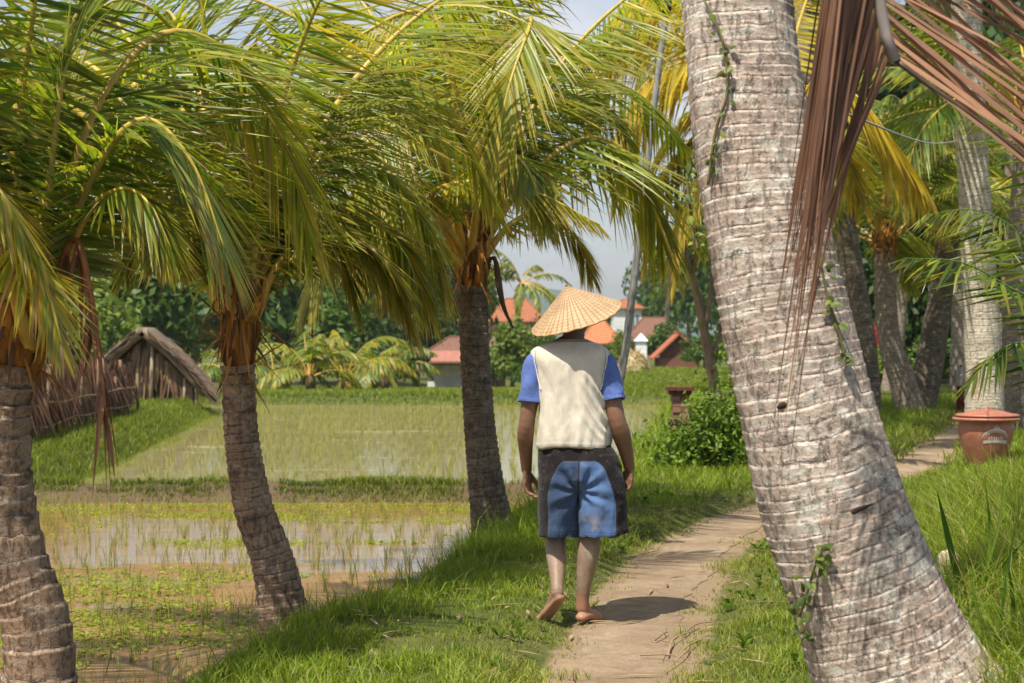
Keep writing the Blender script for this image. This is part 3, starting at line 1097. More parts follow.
# its dead leaf
rng = np.random.default_rng(5)
mb = MB()
pts = curve(PP([(40, 345, 7.5), (72, 240, 7.35), (90, 290, 7.25), (103, 385, 7.2), (108, 450, 7.2)]), 30)
tube(mb, pts, np.interp(np.linspace(0, 1, 30), [0, 0.3, 0.6, 1], [0.02, 0.017, 0.012, 0.003]), 6, lerp(np.array((0.2, 0.085, 0.035)), np.array((0.34, 0.14, 0.05)), rng.uniform(0, 1, (30, 1))), 1)
q = rng.integers(9, 28, 26)
leaflets(mb, pts[q], np.stack([rng.uniform(-0.25, 0.3, 26), rng.normal(0, 0.2, 26), -np.ones(26)], 1), rng.normal(0, 1, (26, 3)), rng.uniform(0.2, 0.5, 26), 0.022, 0.4, 5,
         BROWN * rng.uniform(0.5, 1.6, (26, 1)), BROWN * rng.uniform(0.7, 2.0, (26, 1)))
mb.build('dead_frond', [M['dry_leaf'], M['rib']], pA, bA)

# middle
yB = 9.6
bB = P(295, 612, yB)
bB[2] = float(ground_z(bB[0], bB[1])) - 0.05
cB = P(238, 335, yB)
frB = [
    dict(c=PP([(236, 335, 9.6), (214, 175, 9.6), (207, 60, 9.6), (196, -70, 9.5)]), yel=0.3, rr=0.034),
    dict(c=PP([(242, 335, 9.6), (236, 220, 9.6), (245, 150, 9.65), (300, 178, 9.75), (358, 228, 9.85), (400, 300, 9.9)]), yel=0.4, Lm=0.62, droop=0.33, dry=0.12),
    dict(c=PP([(242, 335, 9.6), (285, 160, 9.9), (345, 60, 10.4), (410, 75, 10.9), (462, 140, 11.2), (500, 215, 11.4)]), yel=0.42, Lm=0.75, droop=0.22),
    dict(c=PP([(234, 335, 9.6), (205, 210, 9.5), (155, 140, 9.4), (105, 180, 9.3), (75, 260, 9.25)]), yel=0.25, droop=0.26),
    dict(c=PP([(243, 335, 9.6), (270, 150, 9.5), (315, 10, 9.4), (375, -80, 9.2)]), yel=0.45, rr=0.026),
    dict(c=PP([(238, 335, 9.55), (215, 235, 9.4), (190, 180, 9.2), (172, 195, 9.0), (160, 250, 8.9)]), yel=0.3, Lm=0.6, droop=0.28),
    dict(c=PP([(242, 338, 9.6), (285, 255, 9.65), (335, 225, 9.75), (385, 260, 9.85), (415, 330, 9.9)]), yel=0.45, Lm=0.5, droop=0.32, dry=0.12),
    dict(c=PP([(240, 335, 9.7), (255, 180, 9.9), (300, 80, 10.2), (360, 60, 10.5), (430, 120, 10.7)]), yel=0.15, Lm=0.85),
    dict(c=PP([(236, 335, 9.7), (215, 200, 9.9), (170, 90, 10.1), (110, 60, 10.3), (40, 110, 10.5)]), yel=0.15, Lm=0.85),
    dict(c=PP([(238, 335, 9.6), (250, 190, 9.75), (275, 90, 9.95), (310, 45, 10.2), (350, 70, 10.4)]), yel=0.3, Lm=0.7),
    dict(c=PP([(234, 340, 9.55), (200, 235, 9.65), (165, 205, 9.75), (138, 225, 9.8), (125, 270, 9.85)]), yel=0.35, Lm=0.45, droop=0.32, dry=0.15),
    dict(c=PP([(243, 338, 9.7), (300, 195, 9.85), (358, 150, 10.0), (415, 200, 10.15), (445, 285, 10.2)]), yel=0.45, Lm=0.75, droop=0.33),
    dict(c=PP([(243, 340, 9.7), (295, 240, 9.9), (350, 205, 10.1), (400, 240, 10.3), (428, 310, 10.4)]), yel=0.4, Lm=0.65, droop=0.33),
    dict(c=PP([(241, 338, 9.7), (270, 250, 9.8), (305, 222, 9.9), (335, 245, 10.0), (355, 300, 10.0)]), yel=0.3, Lm=0.55, droop=0.33),
    dict(c=PP([(237, 335, 9.6), (222, 160, 9.4), (180, 40, 9.1), (120, 0, 8.8), (60, 50, 8.6)]), yel=0.35, Lm=0.8),
] + wild(cB + np.array((0, 0, 0.15)), 3, 302, 90, 220, (62, 82), (2.4, 3.3), (60, 110), Lm=0.8) + wild(cB + np.array((0, 0, 0.15)), 4, 304, 20, 160, (58, 74), (2.8, 3.4), (35, 75), Lm=0.85, yel=0.42)
palm('coconut_palm', 'young coconut palm with a curved trunk between the other two bank palms, orange leaf bases', 'palm tree', bB,
     [bB, P(275, 570, yB), P(254, 510, yB), P(242, 440, yB), P(238, 365, yB)], [0.165, 0.118, 0.104, 0.092, 0.090],
     'bark_grey', frB, 12, 0.056, 0.010, crown=(P(238, 370, yB), P(240, 225, yB), 0.085), group=NEAR_G, orange=0.75)

# right, beside the man
yC = 13.2
bC = P(497, 540, yC)
bC[2] = float(ground_z(bC[0], bC[1])) - 0.05
cC = P(472, 250, yC)
frC = [
    dict(c=PP([(470, 260, 13.2), (440, 215, 12.6), (436, 190, 12.3), (482, 181, 12.1), (540, 194, 11.95), (600, 225, 11.9)]), yel=0.62, Lm=0.42, droop=0.33, dry=0.15, start=0.45),
    dict(c=PP([(478, 255, 13.2), (515, 195, 13.3), (560, 150, 13.4), (602, 138, 13.55), (640, 170, 13.7), (664, 245, 13.8)]), yel=0.42, Lm=1.15, droop=0.33, w=0.028),
    dict(c=PP([(466, 255, 13.2), (462, 150, 13.2), (455, 40, 13.1), (448, -80, 13.0)]), yel=0.4, rr=0.036, start=0.36),
    dict(c=PP([(474, 255, 13.2), (482, 120, 13.2), (500, 20, 13.1), (540, -50, 13.0)]), yel=0.25, rr=0.03),
    dict(c=PP([(475, 255, 13.2), (498, 120, 13), (525, 30, 12.6), (530, 25, 12.1), (508, 90, 11.8), (490, 180, 11.7)]), yel=0.5, Lm=0.8, droop=0.24, w=0.028),
    dict(c=PP([(464, 258, 13.1), (432, 195, 12.8), (402, 165, 12.5), (384, 205, 12.3), (374, 270, 12.2)]), yel=0.45, Lm=0.8, droop=0.32, w=0.028),
    dict(c=PP([(468, 255, 13.2), (455, 90, 13), (428, 15, 12.8), (370, 30, 12.6), (310, 80, 12.4), (265, 122, 12.25), (238, 165, 12.2)]), yel=0.62, Lm=0.75, droop=0.30, dry=0.45),
    dict(c=PP([(476, 255, 13.3), (530, 130, 13.9), (585, 80, 14.5), (640, 95, 15.1), (690, 150, 15.6)]), yel=0.2, Lm=0.8),
    dict(c=PP([(474, 255, 13.3), (505, 150, 13.6), (545, 90, 13.9), (590, 90, 14.2), (625, 130, 14.4)]), yel=0.1, Lm=0.85, droop=0.32),
    dict(c=PP([(466, 258, 13.2), (430, 150, 13.4), (375, 90, 13.7), (320, 110, 14), (280, 170, 14.2)]), yel=0.2, Lm=0.9),
    dict(c=PP([(470, 258, 13.1), (480, 190, 12.7), (500, 150, 12.3), (528, 170, 12.0), (545, 225, 11.9)]), yel=0.3, Lm=0.6, droop=0.30),
    dict(c=PP([(465, 258, 13.1), (445, 170, 12.7), (415, 110, 12.2), (385, 130, 11.8), (360, 200, 11.6)]), yel=0.35, Lm=0.8),
    dict(c=PP([(462, 262, 13.2), (425, 200, 13.0), (375, 180, 12.8), (330, 225, 12.7), (310, 300, 12.6)]), yel=0.4, Lm=0.8, droop=0.33),
    dict(c=PP([(464, 262, 13.2), (440, 130, 13.1), (395, 70, 13.0), (345, 100, 12.9), (315, 180, 12.9)]), yel=0.45, Lm=0.85, droop=0.33),
    dict(c=PP([(476, 258, 13.3), (520, 160, 13.6), (560, 60, 14.0), (610, 30, 14.4)]), yel=0.35, Lm=0.8, droop=0.33),
    dict(c=PP([(478, 265, 13.2), (510, 225, 13.3), (545, 212, 13.4), (575, 235, 13.5), (592, 275, 13.6)]), yel=0.5, Lm=0.5, droop=0.33, dry=0.2, n=80),
    dict(c=PP([(462, 265, 13.1), (435, 240, 12.8), (412, 235, 12.6), (395, 260, 12.5), (388, 300, 12.4)]), yel=0.5, Lm=0.45, droop=0.33, dry=0.2, n=80),
] + wild(cC + np.array((0, 0, 0.1)), 3, 303, 80, 200, (60, 80), (2.6, 3.4), (60, 105), Lm=0.85) + wild(cC + np.array((0, 0, 0.1)), 5, 305, 15, 165, (58, 76), (3.0, 3.6), (30, 75), Lm=0.9, yel=0.42)
pC = palm('coconut_palm', 'dark-trunked young coconut palm on the grass just left of the man', 'palm tree', bC,
     [bC, P(488, 500, yC), P(481, 440, yC), P(476, 370, yC), P(472, 285, yC)], [0.19, 0.14, 0.120, 0.112, 0.110],
     'bark_dark', frC, 13, 0.055, 0.010, crown=(P(472, 292, yC), P(472, 195, yC), 0.10), group=NEAR_G, orange=0.8)

# ---- the big leaning trunk in front
yT = 6.0
bT = P(935, 800, yT)
bT[2] = float(ground_z(bT[0], bT[1])) - 0.06
tT = [bT, P(918, 720, 6.0), P(880, 630, 6.0), P(826, 480, 6.0), P(782, 300, 6.02), P(752, 130, 6.05), P(738, 0, 6.1), P(724, -200, 6.15), P(716, -500, 6.2), P(716, -1000, 6.2)]
rT = [0.40, 0.325, 0.262, 0.232, 0.212, 0.195, 0.186, 0.178, 0.17, 0.165]
topT = np.array(tT[-1])
big = thing('coconut_palm', bT, 'huge pale leaning palm trunk ringed with scars in the right foreground', 'palm tree')
trunk_mesh(tT, rT, 0.047, 0.005, 150, 1300, 21, 0.9, 0.06).build('trunk', M['bark_near'], big, bT)
rng = np.random.default_rng(77)
for i in range(5):
    mb = MB()
    az = -35 + i * 24
    frond(mb, arc(topT - np.array((0, 0, 0.1)), az, rng.uniform(40, 75), 4.2, rng.uniform(50, 75)), rng, n=46, Lm=0.85, w=0.06, seg=3, yel=0.2)
    mb.build('frond', [M['leaf'], M['rib']], big, bT)
# dead leaf hanging from the crown in front of the trunk
mb = MB()
rb = curve([topT, topT + np.array((0.55, -0.45, 0.25)), P(905, -560, 5.35), P(868, -200, 5.35), P(879, 0, 5.4), P(895, 62, 5.4)], 60)
tube(mb, rb, np.interp(np.linspace(0, 1, 60), [0, 0.5, 1], [0.045, 0.03, 0.018]), 8, (0.30, 0.25, 0.22), 1)
tube(mb, curve([P(895, 60, 5.4), P(935, 90, 5.38), P(985, 125, 5.36), P(1060, 185, 5.33)], 16), np.linspace(0.010, 0.005, 16), 6, (0.09, 0.055, 0.035), 1)
RB = np.array((0.215, 0.108, 0.06))
n = 120
q = np.linspace(37, 58.8, n)
p0 = np.stack([np.interp(q, np.arange(60), rb[:, k]) for k in range(3)], 1)
tgt = P(786, 310, 5.4)[None] + np.stack([rng.normal(0.0, 0.028, n), rng.normal(0, 0.12, n), 0 * q], 1)
leaflets(mb, p0, tgt - p0, np.stack([rng.normal(0, 0.5, n), -np.ones(n), rng.normal(0, 0.2, n)], 1),
         np.linalg.norm(tgt - p0, axis=1) * rng.uniform(0.62, 1.04, n), rng.uniform(0.008, 0.017, n), rng.uniform(0.1, 0.35, n), 8, RB * rng.uniform(0.5, 1.6, (n, 1)), RB * rng.uniform(0.4, 1.1, (n, 1)))
# a narrow bundle that reaches far down the trunk
m = 12
q = np.linspace(44, 57, m)
p1 = np.stack([np.interp(q, np.arange(60), rb[:, k]) for k in range(3)], 1)
tg = P(783, 430, 5.38)[None] + np.stack([rng.normal(0, 0.02, m), rng.normal(0, 0.03, m), rng.normal(0, 0.1, m)], 1)
leaflets(mb, p1, tg - p1, np.stack([rng.normal(0, 0.5, m), -np.ones(m), np.zeros(m)], 1), np.linalg.norm(tg - p1, axis=1) * rng.uniform(0.85, 1.12, m), rng.uniform(0.009, 0.015, m), 0.06, 8, RB * rng.uniform(0.45, 1.2, (m, 1)), RB * rng.uniform(0.5, 1.3, (m, 1)))
n = 84
q = np.linspace(44, 59, n)
p0 = np.stack([np.interp(q, np.arange(60), rb[:, k]) for k in range(3)], 1)
an = np.radians(rng.uniform(26, 44, n))
leaflets(mb, p0, np.stack([np.cos(an), rng.uniform(-0.15, 0.1, n), -np.sin(an)], 1), np.stack([rng.normal(0, 0.3, n), -np.ones(n) * 0.8, 0.8 + rng.normal(0, 0.2, n)], 1),
         rng.uniform(0.8, 1.3, n), rng.uniform(0.012, 0.025, n), rng.uniform(0.0, 0.25, n), 7, RB * rng.uniform(0.6, 1.7, (n, 1)) + np.array((0.085, 0.06, 0.04)), RB * rng.uniform(0.6, 1.5, (n, 1)))
mb.build('dead_frond', [M['dry_leaf'], M['rib']], big, bT)['label'] = 'reddish brown dead leaf hanging beside the trunk'


# ---- palms further along the path
def far_palm(label, base, ctrl, rads, bark, fronds, seed, crown=None, group='palms further along the path', spacing=0.09, orange=0.5):
    return palm('coconut_palm', label, 'palm tree', base, ctrl, rads, bark, fronds, seed, spacing, 0.016, 22, 130, crown, group, 0.25, orange)


def on_ground(px, y, dz=-0.05):
    x = (px - 512) * y / FPX
    return np.array((x, y, float(ground_z(x, y)) + dz))


kw = dict(n=70, w=0.038, seg=4)
# hidden behind the big trunk, yellow leaves to both sides of it
kwy = dict(n=100, w=0.036, seg=4)
b = on_ground(800, 20)
c = P(775, 150, 20)
fr = [dict(c=PP([(775, 150, 20), (740, 30, 19.8), (690, -20, 19.6), (630, 0, 19.4), (585, 60, 19.3)]), yel=0.95, Lm=1.0, droop=0.33, **kwy),
      dict(c=PP([(772, 150, 20), (735, 70, 19.7), (690, 60, 19.4), (640, 90, 19.2), (610, 160, 19.1)]), yel=1.0, Lm=0.9, droop=0.33, **kwy),
      dict(c=PP([(770, 150, 20), (730, 110, 20), (690, 115, 20), (655, 160, 20), (640, 230, 20)]), yel=0.95, Lm=0.8, droop=0.33, **kwy),
      dict(c=PP([(775, 150, 20), (735, 150, 19.8), (705, 170, 19.6), (680, 230, 19.5), (672, 290, 19.5)]), yel=0.9, Lm=0.6, droop=0.33, **kwy),
      dict(c=PP([(778, 150, 20), (815, 80, 19.6), (855, 95, 19.2), (892, 140, 19.0), (925, 192, 18.9)]), yel=1.0, Lm=1.0, droop=0.25, twist=0.9, n=90, w=0.045, seg=4, a0=48, a1=30, lift=0.0),
      dict(c=PP([(778, 150, 20), (800, 20, 21), (840, -60, 22), (900, -60, 23)]), yel=0.95, Lm=1.0, **kwy),
      dict(c=PP([(776, 150, 20), (760, 20, 20), (720, -80, 20)]), yel=0.6, Lm=1.0, **kwy),
      dict(c=PP([(778, 150, 20), (810, 120, 20.5), (840, 140, 20.8), (860, 200, 21)]), yel=0.8, Lm=0.8, droop=0.33, **kwy),
      dict(c=PP([(775, 150, 20), (730, 20, 20.4), (670, -10, 20.8), (615, 50, 21.2), (590, 130, 21.4)]), yel=0.9, Lm=1.1, droop=0.33, **kwy),
      dict(c=PP([(774, 150, 20), (725, 85, 20.3), (675, 75, 20.6), (635, 120, 20.9), (618, 200, 21)]), yel=0.85, Lm=1.0, droop=0.33, **kwy),
      dict(c=PP([(773, 150, 20), (728, 130, 20.2), (690, 140, 20.4), (660, 190, 20.6), (645, 260, 20.6)]), yel=0.9, Lm=0.9, droop=0.33, **kwy),
      dict(c=PP([(776, 150, 20.2), (720, 60, 21), (650, 30, 21.5), (590, 70, 22)]), yel=0.8, Lm=0.9, droop=0.33, **kwy)]
far_palm('yellow-leaved palm largely hidden behind the huge leaning trunk', b, [b, P(790, 320, 20), c], [0.2, 0.15, 0.14], 'bark_far', fr, 31, (P(775, 165, 20), P(776, 90, 20), 0.11))

b = on_ground(818, 27)  # palm added as a shade caster for the far-right trunks, its stem unseen
c = P(800, -20, 27)
fr = wild(c, 15, 315, 0, 360, (5, 75), (3.4, 4.6), (60, 120), Lm=1.0, droop=0.28, **kw)
far_palm('tall palm added to shade the grove, whose crown hangs out beyond the huge trunk, its stem hidden', b, [b, P(806, 200, 27), c], [0.24, 0.19, 0.17], 'bark_far', fr, 30, (P(800, -10, 27), P(801, -80, 27), 0.12))

# trunk right of the big one, its bark colour darkened for the shade there
b = on_ground(868, 31)
c = P(842, 215, 31)
fr = wild(c, 13, 310, 0, 360, (25, 80), (3.0, 4.2), (60, 120), Lm=0.9, droop=0.32, **kw)
far_palm('dark shaded palm trunk nearest the huge leaning trunk on its right', b, [b, P(864, 340, 31), P(852, 270, 31), c], [0.26, 0.2, 0.2, 0.2], 'bark_dark', fr, 32, (P(842, 222, 31), P(840, 150, 31), 0.13))
# the crossing pair
b = on_ground(912, 33)
c = P(884, 245, 33)
fr = [dict(c=PP([(884, 245, 33), (890, 160, 32.5), (920, 120, 32), (960, 150, 31.6)]), yel=0.6, Lm=0.9, droop=0.32, **kw),
      dict(c=PP([(884, 248, 33), (900, 200, 32.4), (925, 195, 32), (948, 240, 31.7)]), yel=0.75, Lm=0.8, droop=0.32, **kw)] + wild(c, 11, 311, 0, 360, (20, 80), (2.8, 3.8), (60, 120), Lm=0.9, droop=0.32, **kw)
far_palm('palm leaning left from the crossed pair beyond the path, orange leaf bases', b, [b, P(902, 380, 33), P(888, 330, 33), c], [0.3, 0.24, 0.21, 0.2], 'bark_far', fr, 33, (P(884, 260, 33), P(886, 195, 33), 0.13), orange=0.9)
b = on_ground(918, 33.6)
c = P(948, 235, 34)
fr = wild(c, 12, 312, 0, 360, (20, 80), (2.8, 3.8), (60, 120), Lm=0.9, droop=0.30, **kw)
far_palm('palm leaning right from the crossed pair beyond the path', b, [b, P(928, 370, 33.7), P(940, 300, 33.9), c], [0.3, 0.27, 0.23, 0.21], 'bark_dark', fr, 34, (P(948, 245, 34), P(950, 190, 34), 0.13))
# tall pale one behind the lidded bin
b = on_ground(986, 23)
c = P(960, -200, 23)
fr = wild(c, 12, 313, 0, 360, (10, 75), (3.6, 4.6), (70, 130), Lm=1.0, droop=0.32, **kw)
far_palm('tall whitish palm trunk standing straight behind the terracotta bin', b, [b, P(982, 330, 23), P(975, 200, 23), P(968, 60, 23), c], [0.26, 0.225, 0.205, 0.19, 0.16], 'bark_white', fr, 35, (P(960, -190, 23), P(958, -280, 23), 0.12))
b = on_ground(1022, 24)
c = P(1030, 120, 24)
fr = wild(c, 12, 314, 0, 360, (15, 78), (3.2, 4.2), (70, 120), Lm=0.95, droop=0.32, **kw)
far_palm('brown palm trunk at the right edge beside the whitish one', b, [b, P(1018, 320, 24), c], [0.26, 0.2, 0.18], 'bark_far', fr, 36, (P(1030, 130, 24), P(1031, 60, 24), 0.12))
for (px, y, pt, yt, sd, lb) in ((832, 40, 822, 190, 37, 'slim palm seen between the huge trunk and the dark one'), (890, 46, 902, 200, 38, 'thin far palm trunk behind the crossed pair'),
                                (958, 50, 950, 175, 39, 'far palm in shade left of the whitish trunk'), (1000, 38, 1012, 120, 40, 'far palm in shade right of the whitish trunk')):
    b = on_ground(px, y)
    c = P(pt, yt, y)
    far_palm(lb, b, [b, lerp(b, c, 0.5) + np.array((0.12, 0, 0)), c], [0.24, 0.18, 0.17], 'bark_far', wild(c, 12, sd * 9, 0, 360, (5, 80), (3.4, 4.6), (60, 120), Lm=1.0, droop=0.32, n=34, w=0.1, seg=3), sd)

# low palm just outside the right edge, its stiff leaves reaching in
b = on_ground(1085, 12.5, 0.0)
t = thing('young_palm', b, 'low young palm at the right edge with stiff narrow green leaflets', 'palm tree')
rng = np.random.default_rng(55)
tube(mbt := MB(), [b - np.array((0, 0, 0.1)), b + np.array((0, 0, 0.5))], [0.12, 0.08], 12, (0.12, 0.09, 0.05))
mbt.build('trunk', M['fibre'], t, b)
for cc in ([(1080, 430, 12.5), (1060, 300, 12.4), (1020, 235, 12.2), (975, 210, 12.0), (925, 215, 11.9)],
           [(1080, 430, 12.5), (1050, 320, 12.2), (1005, 285, 11.9), (960, 262, 11.7), (905, 258, 11.6)],
           [(1085, 430, 12.5), (1075, 250, 12.5), (1040, 160, 12.3), (1000, 120, 12.1), (960, 120, 12.0)],
           [(1085, 430, 12.5), (1060, 380, 12.2), (1030, 345, 12.0), (1000, 350, 11.8), (970, 380, 11.7)],
           [(1090, 430, 12.5), (1095, 220, 12.5), (1075, 90, 12.4), (1035, 30, 12.2)],
           [(1085, 430, 12.5), (1040, 300, 12.9), (1000, 240, 13.2), (955, 225, 13.5)]):
    mb = MB()
    frond(mb, PP(cc), rng, n=34, Lm=0.5, w=0.026, droop=0.16, yel=0.1, start=0.3, rr=0.013, a0=55, a1=28, seg=4, base=np.array((0.04, 0.085, 0.015)), ribc=np.array((0.16, 0.2, 0.05)))
    mb.build('frond', [M['leaf'], M['rib']], t, b)

# ------------------------------------------------------------------ trees, shrubs and buildings beyond the fields
def crown_mesh(name, seed, nclump, nleaf, size, c_lo, c_hi, fill=0.55, sq=1.0):
    """an uneven cloud of leaf faces, about one unit in radius"""
    rng = np.random.default_rng(seed)
    cen = nrm(rng.normal(0, 1, (nclump, 3))) * (rng.uniform(fill, 0.88, (nclump, 1)))
    cen[:, 2] = np.abs(cen[:, 2] + 0.25) * sq - 0.3
    cr = rng.uniform(0.2, 0.42, nclump)
    n = nclump * nleaf
    ci = np.repeat(np.arange(nclump), nleaf)
    dirs = nrm(rng.normal(0, 1, (n, 3)))
    p = cen[ci] + dirs * (cr[ci] * rng.uniform(0.45, 1.05, n) ** 0.6)[:, None]
    nn = nrm(dirs + 0.8 * rng.normal(0, 1, (n, 3)) + np.array((0, 0, 0.5)))
    a = nrm(np.cross(nn, rng.normal(0, 1, (n, 3))))
    b = np.cross(nn, a)
    L = (size * rng.uniform(0.6, 1.4, n))[:, None]
    V = np.stack([p - a * L, p + b * L * 0.45 - nn * L * 0.1, p + a * L, p - b * L * 0.45 - nn * L * 0.1], 1).reshape(-1, 3)
    t = np.clip(rng.normal(0.45, 0.2, n) + 0.5 * (rng.uniform(0, 1, nclump)[ci] - 0.5), 0, 1)[:, None]
    c = lerp(np.array(c_lo), np.array(c_hi), t)
    mb = MB()
    mb.add(V, np.arange(n * 4).reshape(-1, 4), np.repeat(c, 4, 0))
    return mb.mesh(name, M['tree_leaf'])


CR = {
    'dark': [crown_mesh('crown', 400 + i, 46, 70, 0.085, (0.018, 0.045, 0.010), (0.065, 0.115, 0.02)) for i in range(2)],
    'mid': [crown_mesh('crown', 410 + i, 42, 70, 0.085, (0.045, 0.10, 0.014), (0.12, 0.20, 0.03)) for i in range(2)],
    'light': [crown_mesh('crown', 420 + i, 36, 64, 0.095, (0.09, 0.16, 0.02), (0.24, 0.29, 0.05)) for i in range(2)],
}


def tree(label, px, y, top, wpx, kind, cat='tree', group=None, name='tree', bare=0.35):
    x = (px - 512) * y / FPX
    g = float(ground_z(x, y))
    H = EYE - (top - HOR) * y / FPX - g
    Wd = wpx * y / FPX
    t = thing(name, (x, y, g), label, cat, group)
    rng = np.random.default_rng(int(px * 7 + y))
    mb = MB()
    r = 0.018 * H + 0.05
    zc = H * (bare + (1 - bare) * 0.45)
    tr = curve([(0, 0, -0.3), (rng.normal(0, 0.02) * H, 0, H * 0.25), (rng.normal(0, 0.03) * H, 0, zc)], 8)
    tube(mb, tr, np.linspace(r * 1.3, r * 0.5, 8), 8, (0.16, 0.12, 0.08))
    for i in range(5):
        a = rng.uniform(0, 2 * PI)
        k = tr[rng.integers(3, 7)]
        e = k + np.array((math.cos(a) * Wd * 0.3, math.sin(a) * Wd * 0.3, H * 0.2))
        tube(mb, [k, lerp(k, e, 0.5) + np.array((0, 0, 0.05 * H)), e], [r * 0.5, r * 0.35, r * 0.12], 6, (0.15, 0.11, 0.075))
    mb.build('trunk', M['wood'], t)
    c = bpy.data.objects.new('crown', CR[kind][int(rng.integers(2))])
    COL.objects.link(c)
    c.parent = t
    hz = H * (1 - bare) * 0.5
    c.location = (0, 0, H - hz * 1.05)
    c.scale = (Wd * 0.55, Wd * 0.55, hz * 1.12)
    c.rotation_euler = (0, 0, rng.uniform(0, 6.28))
    return t


LEFT = [  # px, y, top, width, kind, label
    (20, 75, 240, 120, 'mid', 'leafy tree behind the bamboo fence at the far left'),
    (85, 70, 275, 90, 'light', 'pale green bushy tree just behind the bamboo fence'),
    (135, 88, 230, 120, 'mid', 'broad tree behind the thatched hut'),
    (195, 95, 250, 110, 'light', 'yellow-green tree right of the thatched hut roof'),
    (250, 105, 215, 120, 'mid', 'green tree just right of the middle palm trunk'),
    (305, 118, 200, 130, 'mid', 'tall green tree behind the low feathery palms'),
    (345, 98, 285, 80, 'mid', 'low green tree above the yellow feathery palms'),
    (375, 112, 225, 110, 'dark', 'dark dense tree left of the white hut'),
    (415, 108, 250, 80, 'dark', 'dark tree close behind the left end of the white hut'),
    (440, 130, 205, 90, 'mid', 'tall tree rising over the white hut roof'),
    (395, 90, 335, 60, 'dark', 'round dark bush beside the white hut'),
    (60, 120, 215, 130, 'dark', 'tall dark tree deep behind the fence'),
    (170, 125, 210, 140, 'dark', 'tall dark tree deep behind the thatched hut'),
]
for px, y, top, w, kd, lb in LEFT:
    tree(lb, px, y, top, w * 1.15, kd, group='trees beyond the paddies', bare=0.04)
SHR = [
    (512, 92, 322, 52, 'light', 'large round bright bush between the dark palm trunk and the man'),
    (540, 100, 318, 40, 'mid', 'green bush touching the left side of the straw hat'),
    (497, 96, 345, 30, 'mid', 'small bush just right of the dark palm trunk'),
    (528, 84, 362, 34, 'mid', 'low bush beside the man\'s left shoulder'),
    (622, 100, 332, 22, 'light', 'yellow-green bush right of the man\'s shoulder'),
    (665, 120, 322, 44, 'mid', 'bush in front of the brown roof'),
    (705, 104, 335, 44, 'mid', 'bush between the red gabled hut and the huge trunk'),
    (612, 112, 344, 34, 'mid', 'bush below the orange roof by the hat'),
]
for px, y, top, w, kd, lb in SHR:
    tree(lb, px, y, top, w, kd, 'bush', 'bushes beyond the green field', 'bush', 0.05)
for px, y, top, w, kd, lb in [
    (655, 210, 258, 60, 'mid', 'far tree above the brown roof, left of the slender branching tree'),
    (690, 190, 232, 70, 'mid', 'far tree behind the slender branching tree'),
    (600, 230, 300, 50, 'mid', 'far tree peeping over the roofs behind the hat'),
    (470, 200, 262, 60, 'mid', 'far tree behind the dark palm trunk'),
    (720, 230, 250, 60, 'dark', 'far dark tree at the left edge of the huge trunk'),
]:
    tree(lb, px, y, top, w, kd, group='trees among the houses', bare=0.08)
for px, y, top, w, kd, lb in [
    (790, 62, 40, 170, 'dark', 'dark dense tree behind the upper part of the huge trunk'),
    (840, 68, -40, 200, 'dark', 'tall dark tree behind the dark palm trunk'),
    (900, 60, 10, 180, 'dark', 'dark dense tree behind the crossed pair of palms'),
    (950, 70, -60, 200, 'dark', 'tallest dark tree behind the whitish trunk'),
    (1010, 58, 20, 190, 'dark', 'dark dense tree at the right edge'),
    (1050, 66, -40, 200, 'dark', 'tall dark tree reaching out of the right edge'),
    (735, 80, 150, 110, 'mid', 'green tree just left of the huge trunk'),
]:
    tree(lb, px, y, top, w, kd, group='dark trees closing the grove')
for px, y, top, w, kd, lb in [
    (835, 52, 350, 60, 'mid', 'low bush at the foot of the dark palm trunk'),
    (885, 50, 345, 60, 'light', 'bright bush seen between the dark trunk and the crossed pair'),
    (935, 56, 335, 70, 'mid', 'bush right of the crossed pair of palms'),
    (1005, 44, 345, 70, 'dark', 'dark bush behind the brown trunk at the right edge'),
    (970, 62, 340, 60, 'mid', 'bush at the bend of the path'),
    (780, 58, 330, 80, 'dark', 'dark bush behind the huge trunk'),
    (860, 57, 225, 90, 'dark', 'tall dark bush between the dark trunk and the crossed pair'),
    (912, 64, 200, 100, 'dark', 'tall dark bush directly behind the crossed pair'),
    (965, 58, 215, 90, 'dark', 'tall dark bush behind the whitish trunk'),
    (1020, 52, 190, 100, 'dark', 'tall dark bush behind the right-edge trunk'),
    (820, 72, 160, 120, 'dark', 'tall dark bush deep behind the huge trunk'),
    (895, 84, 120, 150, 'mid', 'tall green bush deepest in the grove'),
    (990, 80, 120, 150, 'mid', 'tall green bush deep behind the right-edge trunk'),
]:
    tree(lb, px, y, top, w, kd, 'bush', 'bushes under the grove', 'bush', 0.03)

